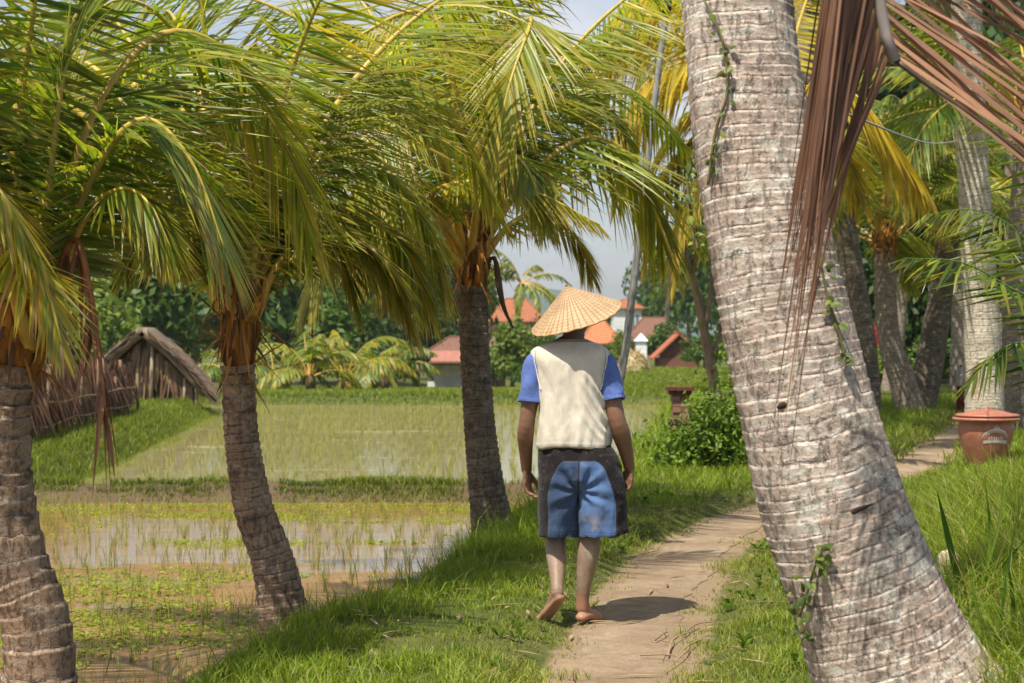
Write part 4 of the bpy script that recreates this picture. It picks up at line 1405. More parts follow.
# low feathery palms at the far side of the paddy
LP = [(275, 72, 395, 'low feathery palm left of the paler ones across the paddy', 0.3), (310, 70, 392, 'yellowing low palm in the middle of the clump across the paddy', 0.5),
      (345, 73, 390, 'yellow low palm with leaves touching the far bank', 0.5), (385, 78, 385, 'arching pale palm nearest the white hut', 0.35), (235, 78, 380, 'green low palm behind the middle palm trunk', 0.25)]
for i, (px, y, gy, lb, yl) in enumerate(LP):
    x = (px - 512) * y / FPX
    b = np.array((x, y, float(ground_z(x, y)) - 0.05))
    t = thing('low_palm', b, lb, 'palm tree', 'low palms across the paddy')
    rng = np.random.default_rng(500 + i)
    mb = MB()
    tube(mb, [b, b + np.array((0, 0, 0.7))], [0.2, 0.14], 10, (0.15, 0.11, 0.06))
    mb.build('trunk', M['fibre'], t, b)
    for d in wild(b + np.array((0, 0, 0.6)), 11, 600 + i, 0, 360, (25, 82), (2.4, 3.4), (70, 130)):
        mb = MB()
        d.update(n=30, w=0.12, seg=3, Lm=0.75, droop=1.2, yel=float(np.clip(yl - 0.14 + rng.normal(0, 0.15), 0, 1)), start=0.2, rr=0.03)
        c = d.pop('c')
        frond(mb, c, rng, **d)
        mb.build('frond', [M['leaf'], M['rib']], t, b)
# far palms among the houses
for px, y, cyp, lb, sd in ((522, 125, 283, 'far coconut palm with drooping leaves above the orange roof left of the hat', 71), (672, 165, 262, 'far yellowing palm over the brown roof', 72), (425, 140, 240, 'far palm above the dark trees left of the white hut', 73)):
    b = on_ground(px - 4, y)
    c = P(px, cyp, y)
    far_palm(lb, b, [b, lerp(b, c, 0.5) + np.array((-0.25, 0, 0)), c], [0.26, 0.2, 0.18], 'bark_far',
             wild(c, 13, sd, 0, 360, (-10, 78), (3.0, 4.0), (60, 110), Lm=0.95, droop=1.5, n=26, w=0.15, seg=3, rr=0.04) , sd, group='palms among the houses')

RO, RBR, RPK = (0.33, 0.125, 0.065), (0.19, 0.10, 0.07), (0.36, 0.16, 0.12)


def house(label, px0, px1, roof_top, eave, y, wallc, roofc, kind='hip', depth=5.0, cat='house', name='house', windows=(), over=0.35):
    x0, x1 = (px0 - 512) * y / FPX, (px1 - 512) * y / FPX
    xm = (x0 + x1) / 2
    g = float(ground_z(xm, y + depth / 2)) - 0.1
    ze, zt = EYE - (eave - HOR) * y / FPX, EYE - (roof_top - HOR) * y / FPX
    org = (xm, y, g)
    t = thing(name, org, label, cat)
    mb = MB()
    box(mb, (x0 + over, y + over, g - 0.2), (x1 - over, y + depth - over, ze - 0.02), wallc)
    if kind == 'gable':
        mb.add([(x0 + over, y + over, ze - 0.02), (x1 - over, y + over, ze - 0.02), (xm, y + over, zt - 0.15), (x0 + over, y + over + 0.15, ze - 0.02), (x1 - over, y + over + 0.15, ze - 0.02), (xm, y + over + 0.15, zt - 0.15)],
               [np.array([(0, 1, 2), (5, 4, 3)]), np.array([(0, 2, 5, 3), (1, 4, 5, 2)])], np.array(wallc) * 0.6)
    mb.build('wall', M['paint'], t, org, False)
    mb = MB()
    th = 0.12
    if kind == 'hip':
        w = min((x1 - x0), depth) * 0.42
        A = [(x0, y, ze), (x1, y, ze), (x1, y + depth, ze), (x0, y + depth, ze), (x0 + w, y + depth / 2, zt), (x1 - w, y + depth / 2, zt)]
        A += [(a, b_, c - th) for a, b_, c in A]
        F4 = np.array([(0, 1, 5, 4), (2, 3, 4, 5), (7, 6, 10, 11), (9, 8, 11, 10), (0, 6, 7, 1), (1, 7, 8, 2), (2, 8, 9, 3), (3, 9, 6, 0)])
        F3 = np.array([(1, 2, 5), (3, 0, 4), (8, 7, 11), (6, 9, 10)])
        mb.add(A, [F4, F3], roofc)
        rc = np.array(roofc) * 0.85
        for a, b_ in ((0, 4), (1, 5), (4, 5)):
            tube(mb, [np.array(A[a]), np.array(A[b_])], 0.07, 6, rc)
    else:
        for s in (-1, 1):
            xe = x0 if s < 0 else x1
            A = [(xe, y, ze), (xm, y, zt), (xm, y + depth, zt), (xe, y + depth, ze)]
            A += [(a, b_, c - th) for a, b_, c in A]
            mb.add(A, np.array([(0, 1, 2, 3), (4, 7, 6, 5), (0, 4, 5, 1), (1, 5, 6, 2), (2, 6, 7, 3), (3, 7, 4, 0)]), roofc)
        tube(mb, [np.array((xm, y - 0.03, zt)), np.array((xm, y + depth, zt))], 0.08, 6, np.array(roofc) * 0.85)
    mb.build('roof', M['roof'], t, org, False)
    for (u0, u1, v0, v1, nm, cc) in windows:
        mb = MB()
        xa, xb = lerp(x0 + over, x1 - over, u0), lerp(x0 + over, x1 - over, u1)
        za, zb = lerp(g, ze, v0), lerp(g, ze, v1)
        box(mb, (xa, y + over - 0.04, za), (xb, y + over - 0.003, zb), cc)
        mb.build(nm, M['paint'], t, org, False)
    return t


house('house with a wide orange tiled roof between the dark palm trunk and the hat', 484, 548, 298, 321, 170, (0.42, 0.24, 0.19), RO, windows=((0.35, 0.45, 0.2, 0.6, 'window', (0.06, 0.05, 0.05)), (0.7, 0.8, 0.2, 0.6, 'window', (0.06, 0.05, 0.05))))
house('house whose low orange roof shows just right of the hat', 578, 624, 319, 343, 140, (0.5, 0.38, 0.3), (0.46, 0.17, 0.08), windows=((0.6, 0.75, 0.2, 0.7, 'window', (0.06, 0.05, 0.05)),))
house('white-walled house with an orange roof behind the bamboo pole', 610, 645, 299, 308, 195, (0.72, 0.72, 0.72), RO, windows=((0.6, 0.75, 0.55, 0.85, 'window', (0.15, 0.17, 0.2)), (0.8, 0.9, 0.55, 0.85, 'window', (0.15, 0.17, 0.2))))
house('long brown-roofed house right of the bamboo pole', 622, 690, 317, 341, 160, (0.25, 0.16, 0.12), RBR)
house('small open hut with a red gable roof left of the slender branching tree', 653, 706, 333, 358, 112, (0.2, 0.09, 0.06), (0.42, 0.13, 0.075), 'gable', 3.5, 'hut', 'gabled_hut')
house('little orange-roofed shelter low beside the dark palm trunk', 484, 508, 354, 366, 104, (0.33, 0.2, 0.13), (0.5, 0.22, 0.1), 'hip', 2.2, 'shelter', 'shelter', over=0.15)
t = house('small white hut with a rusty hipped roof left of the dark palm trunk', 418, 500, 337, 357, 100, (0.78, 0.76, 0.72), RBR, 'hip', 4.0, 'hut', 'white_hut', over=0.5,
          windows=((0.0, 0.97, 0.74, 0.93, 'grey_panel', (0.42, 0.44, 0.48)),))
mb = MB()      # the paler lean-to roof along its front
xa, xb = (418 - 512) * 99 / FPX, (498 - 512) * 99 / FPX
za, zb = EYE - (351 - HOR) * 99 / FPX, EYE - (361 - HOR) * 99 / FPX
mb.add([(xa, 98.6, zb), (xb, 98.6, zb), (xb - 0.3, 100.2, za), (xa + 0.5, 100.2, za), (xa, 98.6, zb - 0.1), (xb, 98.6, zb - 0.1), (xb - 0.3, 100.2, za - 0.1), (xa + 0.5, 100.2, za - 0.1)],
       np.array([(0, 1, 2, 3), (7, 6, 5, 4), (0, 4, 5, 1), (1, 5, 6, 2), (3, 2, 6, 7), (0, 3, 7, 4)]), RPK)
mb.build('awning', M['roof'], t, tuple(t.location), False)

# white shrine and straw heap by the green field
b = on_ground(641, 108, -0.1)
mb = MB()
box(mb, (b[0] - 0.45, 107.6, b[2]), (b[0] + 0.45, 108.4, b[2] + 0.5), (0.6, 0.58, 0.55))
box(mb, (b[0] - 0.33, 107.7, b[2] + 0.5), (b[0] + 0.33, 108.3, b[2] + 1.75), (0.82, 0.82, 0.82))
mb.add([(b[0] - 0.42, 107.6, b[2] + 1.75), (b[0] + 0.42, 107.6, b[2] + 1.75), (b[0] + 0.42, 108.4, b[2] + 1.75), (b[0] - 0.42, 108.4, b[2] + 1.75), (b[0], 108, b[2] + 2.25)],
       [np.array([(0, 1, 4), (1, 2, 4), (2, 3, 4), (3, 0, 4)]), np.array([(3, 2, 1, 0)])], (0.8, 0.8, 0.8))
tag(mb.build('shrine', M['paint'], None, b, False), 'small white pillar shrine on the edge of the far green field', 'shrine')
b = on_ground(634, 98, -0.1)
mb = MB()
th = np.linspace(0, 2 * PI, 28, endpoint=False)
R = [np.stack([b[0] + 0.85 * math.cos(e) * np.cos(th) * (1 + 0.1 * np.sin(3 * th)), b[1] + 0.85 * math.cos(e) * np.sin(th), b[2] + 1.15 * math.sin(e) + 0 * th], -1) for e in np.linspace(0, 1.5, 8)]
rings(mb, R, (0.42, 0.33, 0.16))
n = 500
rng = np.random.default_rng(9)
e, a = rng.uniform(0, 1.4, n), rng.uniform(0, 2 * PI, n)
o = np.stack([np.cos(e) * np.cos(a), np.cos(e) * np.sin(a), np.sin(e)], 1)
leaflets(mb, b + o * np.array((0.85, 0.85, 1.15)), o * 0.5 + np.array((0, 0, -0.6)) + rng.normal(0, 0.3, (n, 3)), o + 0.01, np.full(n, 0.35), 0.06, 0.6, 3, np.full((n, 3), 1) * np.array((0.45, 0.36, 0.17)), np.full((n, 3), 1) * np.array((0.5, 0.4, 0.2)), 0)
tag(mb.build('straw_heap', M['dry_leaf'], None, b), 'rounded heap of pale straw behind the man\'s right shoulder', 'straw heap')

# ---- thatched hut
yh = 40.0
ax, az = P(145, 331, yh)[0], P(145, 331, yh)[2]
ex, ez = P(207, 392, yh)[0], P(207, 392, yh)[2]
wx = ax - (ex - ax) * 0.95
g = float(ground_z(ax, yh)) - 0.05
org = (ax, yh, g)
hut = thing('thatched_hut', org, 'dark thatched hut with a steep gable behind the bamboo fence', 'hut')
rng = np.random.default_rng(15)
dp, sk = 3.6, -0.5
mb = MB()
for s, xe in ((1, ex), (-1, wx)):
    th = 0.22
    A, k = [], 14
    T = np.linspace(0, 1, k)
    sec = []
    for j in range(2):
        yy0 = yh - 0.35 + dp * j
        xs = lerp(ax, xe, T) + sk * j
        zs = lerp(az, ez, T) + 0.10 * np.sin(PI * T)
        nx, nz_ = 0.62 * s, 0.78
        topv = np.stack([xs + nx * th * 0.5, np.full(k, yy0), zs + nz_ * th * 0.5], 1)
        botv = np.stack([xs - nx * th * 0.5, np.full(k, yy0), zs - nz_ * th * 0.5], 1)
        tip = np.stack([[xs[-1] + 0.1 * s], [yy0], [zs[-1] - 0.1]], 1)
        sec.append(np.vstack([topv, tip, botv[::-1]]))
    rings(mb, sec, (0.22, 0.16, 0.105))
    n = 2600
    u, v = rng.uniform(0, 1, n) ** 0.8, np.concatenate([rng.uniform(0, 1, n // 2), np.abs(rng.normal(0, 0.02, n - n // 2))])
    p = np.stack([lerp(ax, xe, u) + sk * v + 0.62 * s * 0.12, yh - 0.37 + dp * v, lerp(az, ez, u) + 0.1 * np.sin(PI * u) + 0.78 * 0.10 - rng.uniform(0, 0.16, n) * (v < 0.05)], 1)
    d = np.array((ex - ax, 0, ez - az)) * np.array((s, 1, 1)) + rng.normal(0, 0.22, (n, 3))
    c = lerp(np.array((0.105, 0.072, 0.047)), np.array((0.27, 0.20, 0.135)), rng.uniform(0, 1, (n, 1)))
    leaflets(mb, p, d, np.array((0.62 * s, -0.3, 0.7)) + rng.normal(0, 0.2, (n, 3)), rng.uniform(0.2, 0.45, n), 0.035, 0.5, 2, c, c * 0.8)
mb.build('thatched_roof', M['dry_leaf'], hut, org)
mb = MB()
zb = az - 0.12
mb.add([(wx + 0.25, yh, g - 0.2), (ex - 0.3, yh, g - 0.2), (ex - 0.3, yh, ez + 0.12), (ax, yh, zb), (wx + 0.25, yh, ez + 0.12),
        (wx + 0.25 + sk, yh + 3, g - 0.2), (ex - 0.3 + sk, yh + 3, g - 0.2), (ex - 0.3 + sk, yh + 3, ez + 0.12), (ax + sk, yh + 3, zb), (wx + 0.25 + sk, yh + 3, ez + 0.12)],
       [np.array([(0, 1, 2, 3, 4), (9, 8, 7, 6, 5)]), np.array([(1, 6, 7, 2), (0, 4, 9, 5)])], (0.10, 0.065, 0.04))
n = 420
x = rng.uniform(wx + 0.25, ex - 0.3, n)
zt = np.minimum(lerp(zb, ez + 0.1, np.abs(x - ax) / (ex - ax - 0.3)), rng.uniform(g + 0.5, zb, n))
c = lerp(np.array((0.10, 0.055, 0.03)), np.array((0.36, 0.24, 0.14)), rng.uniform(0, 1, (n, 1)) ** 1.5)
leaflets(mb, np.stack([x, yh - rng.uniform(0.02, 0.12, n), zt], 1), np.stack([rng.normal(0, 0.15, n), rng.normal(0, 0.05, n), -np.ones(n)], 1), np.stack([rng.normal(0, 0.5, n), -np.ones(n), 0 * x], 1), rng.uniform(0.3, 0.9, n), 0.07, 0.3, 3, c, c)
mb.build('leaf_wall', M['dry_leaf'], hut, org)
for xx_ in (lerp(wx, ex, 0.12), lerp(wx, ex, 0.55), lerp(wx, ex, 0.82), lerp(wx, ex, 0.92)):
    mb = MB()
    tube(mb, [(xx_, yh - 0.16, g - 0.15), (xx_ + 0.02, yh - 0.16, float(lerp(az, ez, abs(xx_ - ax) / (ex - ax))) - 0.15)], 0.035, 8, (0.36, 0.3, 0.22))
    mb.build('post', M['wood'], hut, org)

# ---- bamboo fence screened with dry palm leaves
FA, FB = np.array(((-8 - 512) * 22.0 / FPX, 22.0)), np.array(((134 - 512) * 34.0 / FPX, 34.0))
org = np.array((FA[0], FA[1], float(ground_z(*FA))))
fen = thing('bamboo_fence', org, 'rough bamboo fence hung with brown dry palm leaves along the left bank', 'fence')
fdir = nrm(FB - FA)
fnor = np.array((fdir[1], -fdir[0]))
np_ = 15
for i in range(np_):
    q = lerp(FA, FB, i / (np_ - 1.0)) + rng.normal(0, 0.03, 2)
    gz = float(ground_z(q[0], q[1]))
    mb = MB()
    hh = lerp(1.0, 0.75, i / 14.0) + rng.uniform(-0.15, 0.45)
    tube(mb, [(q[0], q[1], gz - 0.12), (q[0] + rng.normal(0, 0.05), q[1], gz + hh)], 0.026, 8, (0.21, 0.15, 0.095))
    mb.build('post', M['wood'], fen, org)
for hz in (0.22, 0.52):
    mb = MB()
    qs = [lerp(FA, FB, k / 11.0) - fnor * -0.05 for k in range(12)]
    tube(mb, [(q[0], q[1], float(ground_z(q[0], q[1])) + hz + rng.normal(0, 0.025)) for q in qs], 0.018, 7, (0.30, 0.22, 0.135))
    mb.build('rail', M['wood'], fen, org)
mb = MB()
n = 2000
k = rng.uniform(0, 1, n)
q = FA[None] + (FB - FA)[None] * k[:, None] - fnor[None] * rng.uniform(0.03, 0.18, (n, 1))
gz = ground_z(q[:, 0], q[:, 1])
hh = lerp(1.0, 0.7, k) * (0.75 + 0.45 * fbm(k * 14, k * 0, 81)) * rng.uniform(0.6, 1.35, n)
c = lerp(np.array((0.085, 0.042, 0.026)), np.array((0.34, 0.19, 0.115)), np.clip(rng.normal(0.35, 0.25, n) + 0.6 * (fbm(k * 30, k * 0, 82) - 0.5), 0, 1)[:, None])
leaflets(mb, np.stack([q[:, 0], q[:, 1], gz + hh], 1), np.stack([rng.normal(0, 0.22, n), rng.normal(0, 0.12, n), -np.ones(n)], 1), np.stack([fnor[0] + rng.normal(0, 0.4, n), fnor[1] + rng.normal(0, 0.4, n), 0 * k], 1), hh * rng.uniform(0.6, 1.05, n), rng.uniform(0.03, 0.09, n), 0.15, 3, c, c * 0.85)
mb.build('palm_leaf_screen', M['dry_leaf'], fen, org)

# ---- terracotta bin with a lid and a pale emblem
yp = 18.0
b = np.array(((986 - 512) * yp / FPX, yp, 0.0))
b[2] = float(ground_z(b[0], b[1])) - 0.02
TC = np.array((0.50, 0.185, 0.105))
m, nn_, out = new_mat('terracotta')
k = NT(nn_)
no = k.noise(k.coords('Object'), 7.0, 6, 0.65)
fi = k.noise(k.coords('Object', (40, 40, 8)), 1.0, 4)
c = k.mix(1.0, k.mix(k.ramp(no, [(0.35, 0), (0.7, 1)]), (0.33, 0.115, 0.07), (0.46, 0.185, 0.12)), k.ramp(fi, [(0.3, 0.8), (0.7, 1.12)]), 'MULTIPLY')
c = k.mix(k.math('MULTIPLY', k.ramp(k.noise(k.coords('Object'), 16.0, 6, 0.75), [(0.58, 0), (0.66, 1)]), 0.35), c, (0.6, 0.4, 0.32))
k.link(k.bsdf(c, 0.42, 0.5, k.bump(fi, 0.2, 0.004)), out.inputs[0])
M['terracotta'] = m
bin_ = thing('lidded_bin', b, 'round terracotta bin with a wide rim and lid, pale emblem on its side', 'bin')
PROF = [(0.02, 0.02), (0.165, 0.0), (0.175, 0.03), (0.2, 0.1), (0.235, 0.2), (0.262, 0.3), (0.275, 0.37), (0.272, 0.42), (0.262, 0.455), (0.27, 0.462), (0.325, 0.47), (0.333, 0.485), (0.325, 0.497), (0.29, 0.5), (0.25, 0.5), (0.24, 0.44), (0.22, 0.3), (0.17, 0.06), (0.02, 0.05)]
pr = np.array(PROF)
mb = MB()
lathe(mb, pr, b, 56, TC)
mb.build('body', M['terracotta'], bin_, b)
mb = MB()
lp = [(0.01, 0.50), (0.29, 0.503), (0.312, 0.512), (0.316, 0.522), (0.30, 0.532), (0.255, 0.538), (0.235, 0.536), (0.225, 0.543), (0.15, 0.565), (0.06, 0.577), (0.03, 0.579), (0.034, 0.592), (0.026, 0.6), (0.004, 0.602)]
lathe(mb, lp, b + np.array((0.012, 0.0, 0)), 56, TC)
mb.build('lid', M['terracotta'], bin_, b)
mb = MB()     # emblem on the flank that faces the path


def flank(a, z):
    r = np.interp(z, pr[2:9, 1], pr[2:9, 0]) + 0.003
    return np.array((b[0] + r * math.sin(a), b[1] - r * math.cos(a), b[2] + z))


def band(path, w, col):
    pts = np.array([flank(a, z) for a, z in path])
    up = np.array([flank(a + 0.0, z + w) for a, z in path])
    mb.add(np.vstack([pts, up]), grid_faces(2, len(pts), False), col)


PALE = np.array((0.74, 0.66, 0.6))
for sc, w in ((1.0, 0.016), (0.86, 0.008)):
    band([(0.12 + 0.52 * sc * math.cos(q_), 0.275 + 0.105 * sc * math.sin(q_)) for q_ in np.linspace(PI, 0.0, 22)], w, PALE)
band([(q_, 0.245 + 0.012 * math.cos((q_ - 0.1) * 3)) for q_ in np.linspace(-0.36, 0.6, 20)], 0.03, PALE)
for j in range(7):
    a = -0.16 + j * 0.09
    band([(a, 0.288), (a + 0.05, 0.288)], 0.034 if j % 2 else 0.026, PALE * 0.9)
for j in range(5):
    a = 0.02 + j * 0.05
    band([(a, 0.395), (a + 0.03, 0.395)], 0.018 + 0.02 * (j == 2), PALE)
mb.build('emblem', M['paint'], bin_, b)

# ---- brick pedestal with a dark tray, in the shrub
yq = 19.3
b = on_ground(680, yq, -0.03)
ped = thing('pedestal', b, 'small weathered brick pedestal with a dark flat top, half hidden by the shrub', 'pedestal')
mb = MB()
rng = np.random.default_rng(19)
z = 0.0
while z < 0.80:
    h = 0.062
    w = 0.092 if z > 0.2 else 0.13
    if 0.42 < z < 0.5:
        w = 0.112
    for i in (-1, 0):
        box(mb, (b[0] + i * w + rng.normal(0, 0.004) + 0.003, b[1] - w + rng.normal(0, 0.004), b[2] + z), (b[0] + (i + 1) * w + rng.normal(0, 0.004) - 0.003, b[1] + w, b[2] + z + h - 0.006), lerp(np.array((0.20, 0.11, 0.07)), np.array((0.36, 0.25, 0.17)), rng.uniform()))
    box(mb, (b[0] - w + 0.012, b[1] - w + 0.012, b[2] + z + h - 0.012), (b[0] + w - 0.012, b[1] + w - 0.012, b[2] + z + h + 0.004), (0.25, 0.2, 0.16))
    z += h
mb.build('brick_column', M['paint'], ped, b, False)
mb = MB()
box(mb, (b[0] - 0.12, b[1] - 0.12, b[2] + z + 0.003), (b[0] + 0.12, b[1] + 0.12, b[2] + z + 0.045), (0.10, 0.045, 0.03))
box(mb, (b[0] - 0.145, b[1] - 0.145, b[2] + z + 0.047), (b[0] + 0.145, b[1] + 0.145, b[2] + z + 0.085), (0.13, 0.055, 0.035))
for i in range(0):
    xx_ = b[0] - 0.115 + i * 0.055
    tube(mb, [(xx_, b[1] - 0.1, b[2] + z + 0.08), (xx_ + 0.02, b[1] + 0.08, b[2] + z + 0.115)], 0.022, 6, (0.12, 0.06, 0.04))
mb.build('top_slab', M['wood'], ped, b, False)

# shrub beside it and a slender branching tree above
b = on_ground(706, 19.2, -0.02)
t = thing('shrub', b, 'bright leafy shrub growing beside the brick pedestal', 'shrub')
mb = MB()
for i in range(16):
    a = rng.uniform(0, 2 * PI)
    r_ = rng.uniform(0.15, 0.5)
    tube(mb, curve([b, b + np.array((math.cos(a) * r_ * 0.5, math.sin(a) * r_ * 0.5, 0.4)), b + np.array((math.cos(a) * r_, math.sin(a) * r_, rng.uniform(0.5, 1.0)))], 6), np.linspace(0.012, 0.004, 6), 5, (0.16, 0.14, 0.06))
mb.build('stem', M['wood'], t, b)


def leaf_spray(mb, p, size, rng, c_lo, c_hi, droop=0.5):
    n = len(p)
    d = rng.normal(0, 1, (n, 3)) + np.array((0, 0, -0.2))
    t_ = np.clip(rng.normal(0.5, 0.28, n), 0, 1)[:, None]
    c = lerp(np.array(c_lo), np.array(c_hi), t_)
    nn = rng.normal(0, 0.6, (n, 3)) + np.array((0, 0, 1.0))
    leaflets(mb, p, d, nn, size * rng.uniform(0.7, 1.3, n), size * 0.5, droop, 3, c, c * 1.1)


mb = MB()
n = 3600
cl = b + np.vstack([np.stack([rng.normal(o_, 0.15, 30), rng.normal(-0.1, 0.2, 30), np.abs(rng.normal(0, hz_, 30)) + 0.04], 1) for o_, hz_ in ((-0.3, 0.3), (0.06, 0.42), (0.3, 0.62))])
p = cl[rng.integers(0, 90, n)] + rng.normal(0, 0.085, (n, 3))
p[:, 2] = np.maximum(p[:, 2], b[2] + 0.03)
leaf_spray(mb, p, 0.07, rng, (0.06, 0.13, 0.012), (0.2, 0.29, 0.03))
mb.build('foliage', M['tree_leaf'], t, b)
b = on_ground(724, 20.6, -0.05)
t = thing('slender_tree', b, 'slender bare-stemmed tree forking beside the huge trunk, over the shrub', 'tree')
mb = MB()
TB = (0.24, 0.18, 0.12)
s1 = curve(PP([(724, 470, 20.6), (717, 400, 20.6), (704, 330, 20.6), (692, 275, 20.6), (679, 235, 20.6)]), 20)
s1[0] = b
tube(mb, s1, np.linspace(0.085, 0.032, 20), 9, TB)
br = [PP([(705, 335, 20.6), (712, 280, 20.5), (715, 220, 20.4), (708, 160, 20.4)]), PP([(692, 275, 20.6), (697, 250, 20.5), (692, 205, 20.4), (688, 150, 20.3)]),
      PP([(692, 268, 20.6), (672, 263, 20.5), (652, 262, 20.4)]), PP([(710, 365, 20.6), (726, 310, 20.7), (735, 260, 20.8)]), PP([(679, 235, 20.6), (676, 190, 20.6), (684, 140, 20.6)])]
for k_ in br:
    tube(mb, curve(k_, 10), np.linspace(0.032, 0.01, 10), 6, TB)
mb.build('trunk', M['wood'], t, b)
mb = MB()
bp = np.vstack([curve(k_, 24)[8:] for k_ in br if len(k_) > 2] + [s1[4:12]])
n = 620
p = bp[rng.integers(0, len(bp), n)] + rng.normal(0, 0.10, (n, 3))
leaf_spray(mb, p, 0.085, rng, (0.07, 0.14, 0.015), (0.2, 0.28, 0.04), 0.9)
mb.build('crown', M['tree_leaf'], t, b)

# ---- tall leaning bamboo pole
b = on_ground(594, 16, -0.1)
pl = thing('bamboo_pole', b, 'tall thin grey bamboo pole leaning right behind the man', 'pole')
mb = MB()
pc = curve([b] + PP([(622, 370, 16), (629, 320, 16), (640, 230, 16), (651, 130, 16), (666, 10, 16), (671, -60, 16)]), 200)
u = np.linspace(0, 1, 200)
nd = np.abs(((u * 17) % 1) - 0.5) > 0.47
tube(mb, pc, np.linspace(0.042, 0.026, 200) + 0.003 * nd, 10, np.where(nd[:, None], np.array((0.2, 0.19, 0.17)), np.array((0.27, 0.27, 0.265))))
mb.build('cane', M['wood'], pl, b)
mb = MB()
q = P(667, 6, 16)
tube(mb, [q - np.array((0.006, 0, 0.09)), q + np.array((0.006, 0, 0.08))], 0.042, 10, (0.05, 0.045, 0.04))
for i in range(6):
    a = rng.uniform(0, 6.28)
    tube(mb, [q, q + np.array((0.08 * math.cos(a), 0.08 * math.sin(a), rng.uniform(-0.15, 0.2)))], [0.015, 0.006], 5, (0.06, 0.05, 0.045))
mb.build('binding', M['wood'], pl, b)

# ---- wire between two trunks
mb = MB()
w0, w1 = P(800, 96, 6.12), P(962, 140, 23)
tube(mb, curve([w0, lerp(w0, w1, 0.5) - np.array((0, 0, 0.10)), w1], 20), 0.006, 5, (0.35, 0.33, 0.32))
tag(mb.build('wire', M['wood'], None, w0), 'thin grey wire strung from the huge trunk to the whitish trunk', 'wire')

# ---- creepers on the huge trunk
TC_ = curve(np.column_stack([np.array(tT), rT]), 300)


def on_trunk(px, py, out_=0.012):
    y = 5.85
    for _ in range(4):
        q = P(px, py, y)
        i = int(np.argmin(np.abs(TC_[:, 2] - q[2])))
        lo, hi = max(i - 1, 0), min(i + 1, 299)
        tg = nrm(TC_[hi, :3] - TC_[lo, :3])
        dv = q - TC_[i, :3]
        dv = dv - tg * (dv @ tg)
        r = TC_[i, 3] * 1.02 + out_
        dx = np.linalg.norm(dv * np.array((1, 0, 1)))
        y = TC_[i, 1] - math.sqrt(max(r * r - min(dx, r * 0.98) ** 2, 1e-4))
    return P(px, py, y)


def creeper(label, paths, seed, nl, size):
    rng = np.random.default_rng(seed)
    org = on_trunk(*paths[0][-1])
    t = thing('creeper', org, label, 'climbing plant', 'creepers on the huge trunk')
    ms, ml = MB(), MB()
    for path in paths:
        c = curve([on_trunk(*q) for q in path], 40)
        tube(ms, c, np.linspace(0.004, 0.006, 40), 5, (0.16, 0.14, 0.06))
        k = rng.integers(0, 40, nl)
        p = c[k] + rng.normal(0, 0.012, (nl, 3)) - np.array((0, 0.012, 0))
        d = np.stack([rng.normal(0, 1, nl), -np.abs(rng.normal(0.4, 0.4, nl)), rng.normal(-0.5, 0.7, nl)], 1)
        n2 = np.stack([rng.normal(-0.3, 0.5, nl), -np.ones(nl), rng.normal(0.4, 0.4, nl)], 1)
        cc = lerp(np.array((0.04, 0.08, 0.015)), np.array((0.2, 0.24, 0.04)), rng.uniform(0, 1, (nl, 1)))
        s = size * rng.uniform(0.6, 1.3, nl)
        leaflets(ml, p, d, n2, s, s * 0.62, 0.6, 4, cc, cc * 1.1)
    ms.build('stem', M['wood'], t, org)
    ml.build('foliage', M['tree_leaf'], t, org)


creeper('creeper climbing the upper left side of the huge trunk', [[(704, 0), (722, 40), (727, 90), (716, 130), (708, 185)], [(694, 150), (688, 190), (698, 250)]], 91, 26, 0.03)
creeper('small creeper hanging low on the left edge of the huge trunk', [[(818, 555), (808, 590), (800, 615)], [(792, 580), (798, 610), (806, 640)], [(822, 545), (820, 575)]], 92, 13, 0.032)
creeper('creeper with yellowish leaves on the right side of the huge trunk', [[(818, 250), (826, 290), (838, 330), (846, 360)]], 93, 20, 0.03)
# gouges in the bark
for i, (px, py, l, a) in enumerate(((857, 512, 0.075, 0.45), (786, 406, 0.03, 0.2))):
    c = on_trunk(px, py, -0.010)
    mb = MB()
    d = np.array((math.cos(a), 0, math.sin(a)))
    pts = curve([c - d * l, c + np.array((0, -0.003, 0.006)), c + d * l * 0.8], 10)
    tube(mb, pts, 0.0085 * np.sin(np.linspace(0.25, PI - 0.1, 10)) * (1.1 if i != 1 else 1.5), 8, (0.05, 0.03, 0.022), 0, 0.7)
    mb.build('bark_scar', M['wood'], big, bT)

# ---- stake, twigs, coarse grass on the right
y = 8.7
b = on_ground(948, y, -0.03)
mb = MB()
zz_ = np.array([0, 0.05, 0.10, 0.14, 0.165, 0.19, 0.205, 0.213])
rr_ = np.array([0.062, 0.06, 0.056, 0.046, 0.052, 0.05, 0.036, 0.006])
th = np.linspace(0, 2 * PI, 24, endpoint=False)
R = np.stack([b[0] + rr_[:, None] * np.cos(th) * (1 + 0.1 * np.sin(2 * th + zz_[:, None] * 20)) + 0.02 * zz_[:, None], b[1] + rr_[:, None] * np.sin(th), b[2] + zz_[:, None] * 1.15 + 0 * th], -1)
rings(mb, R, np.repeat(lerp(np.array((0.30, 0.24, 0.15)), np.array((0.55, 0.44, 0.32)), smooth(0.12, 0.2, zz_)[:, None]), 24, 0))
tag(mb.build('stump', M['paint'], None, b), 'short rounded pale stump in the grass at the right foot of the huge trunk', 'stump')

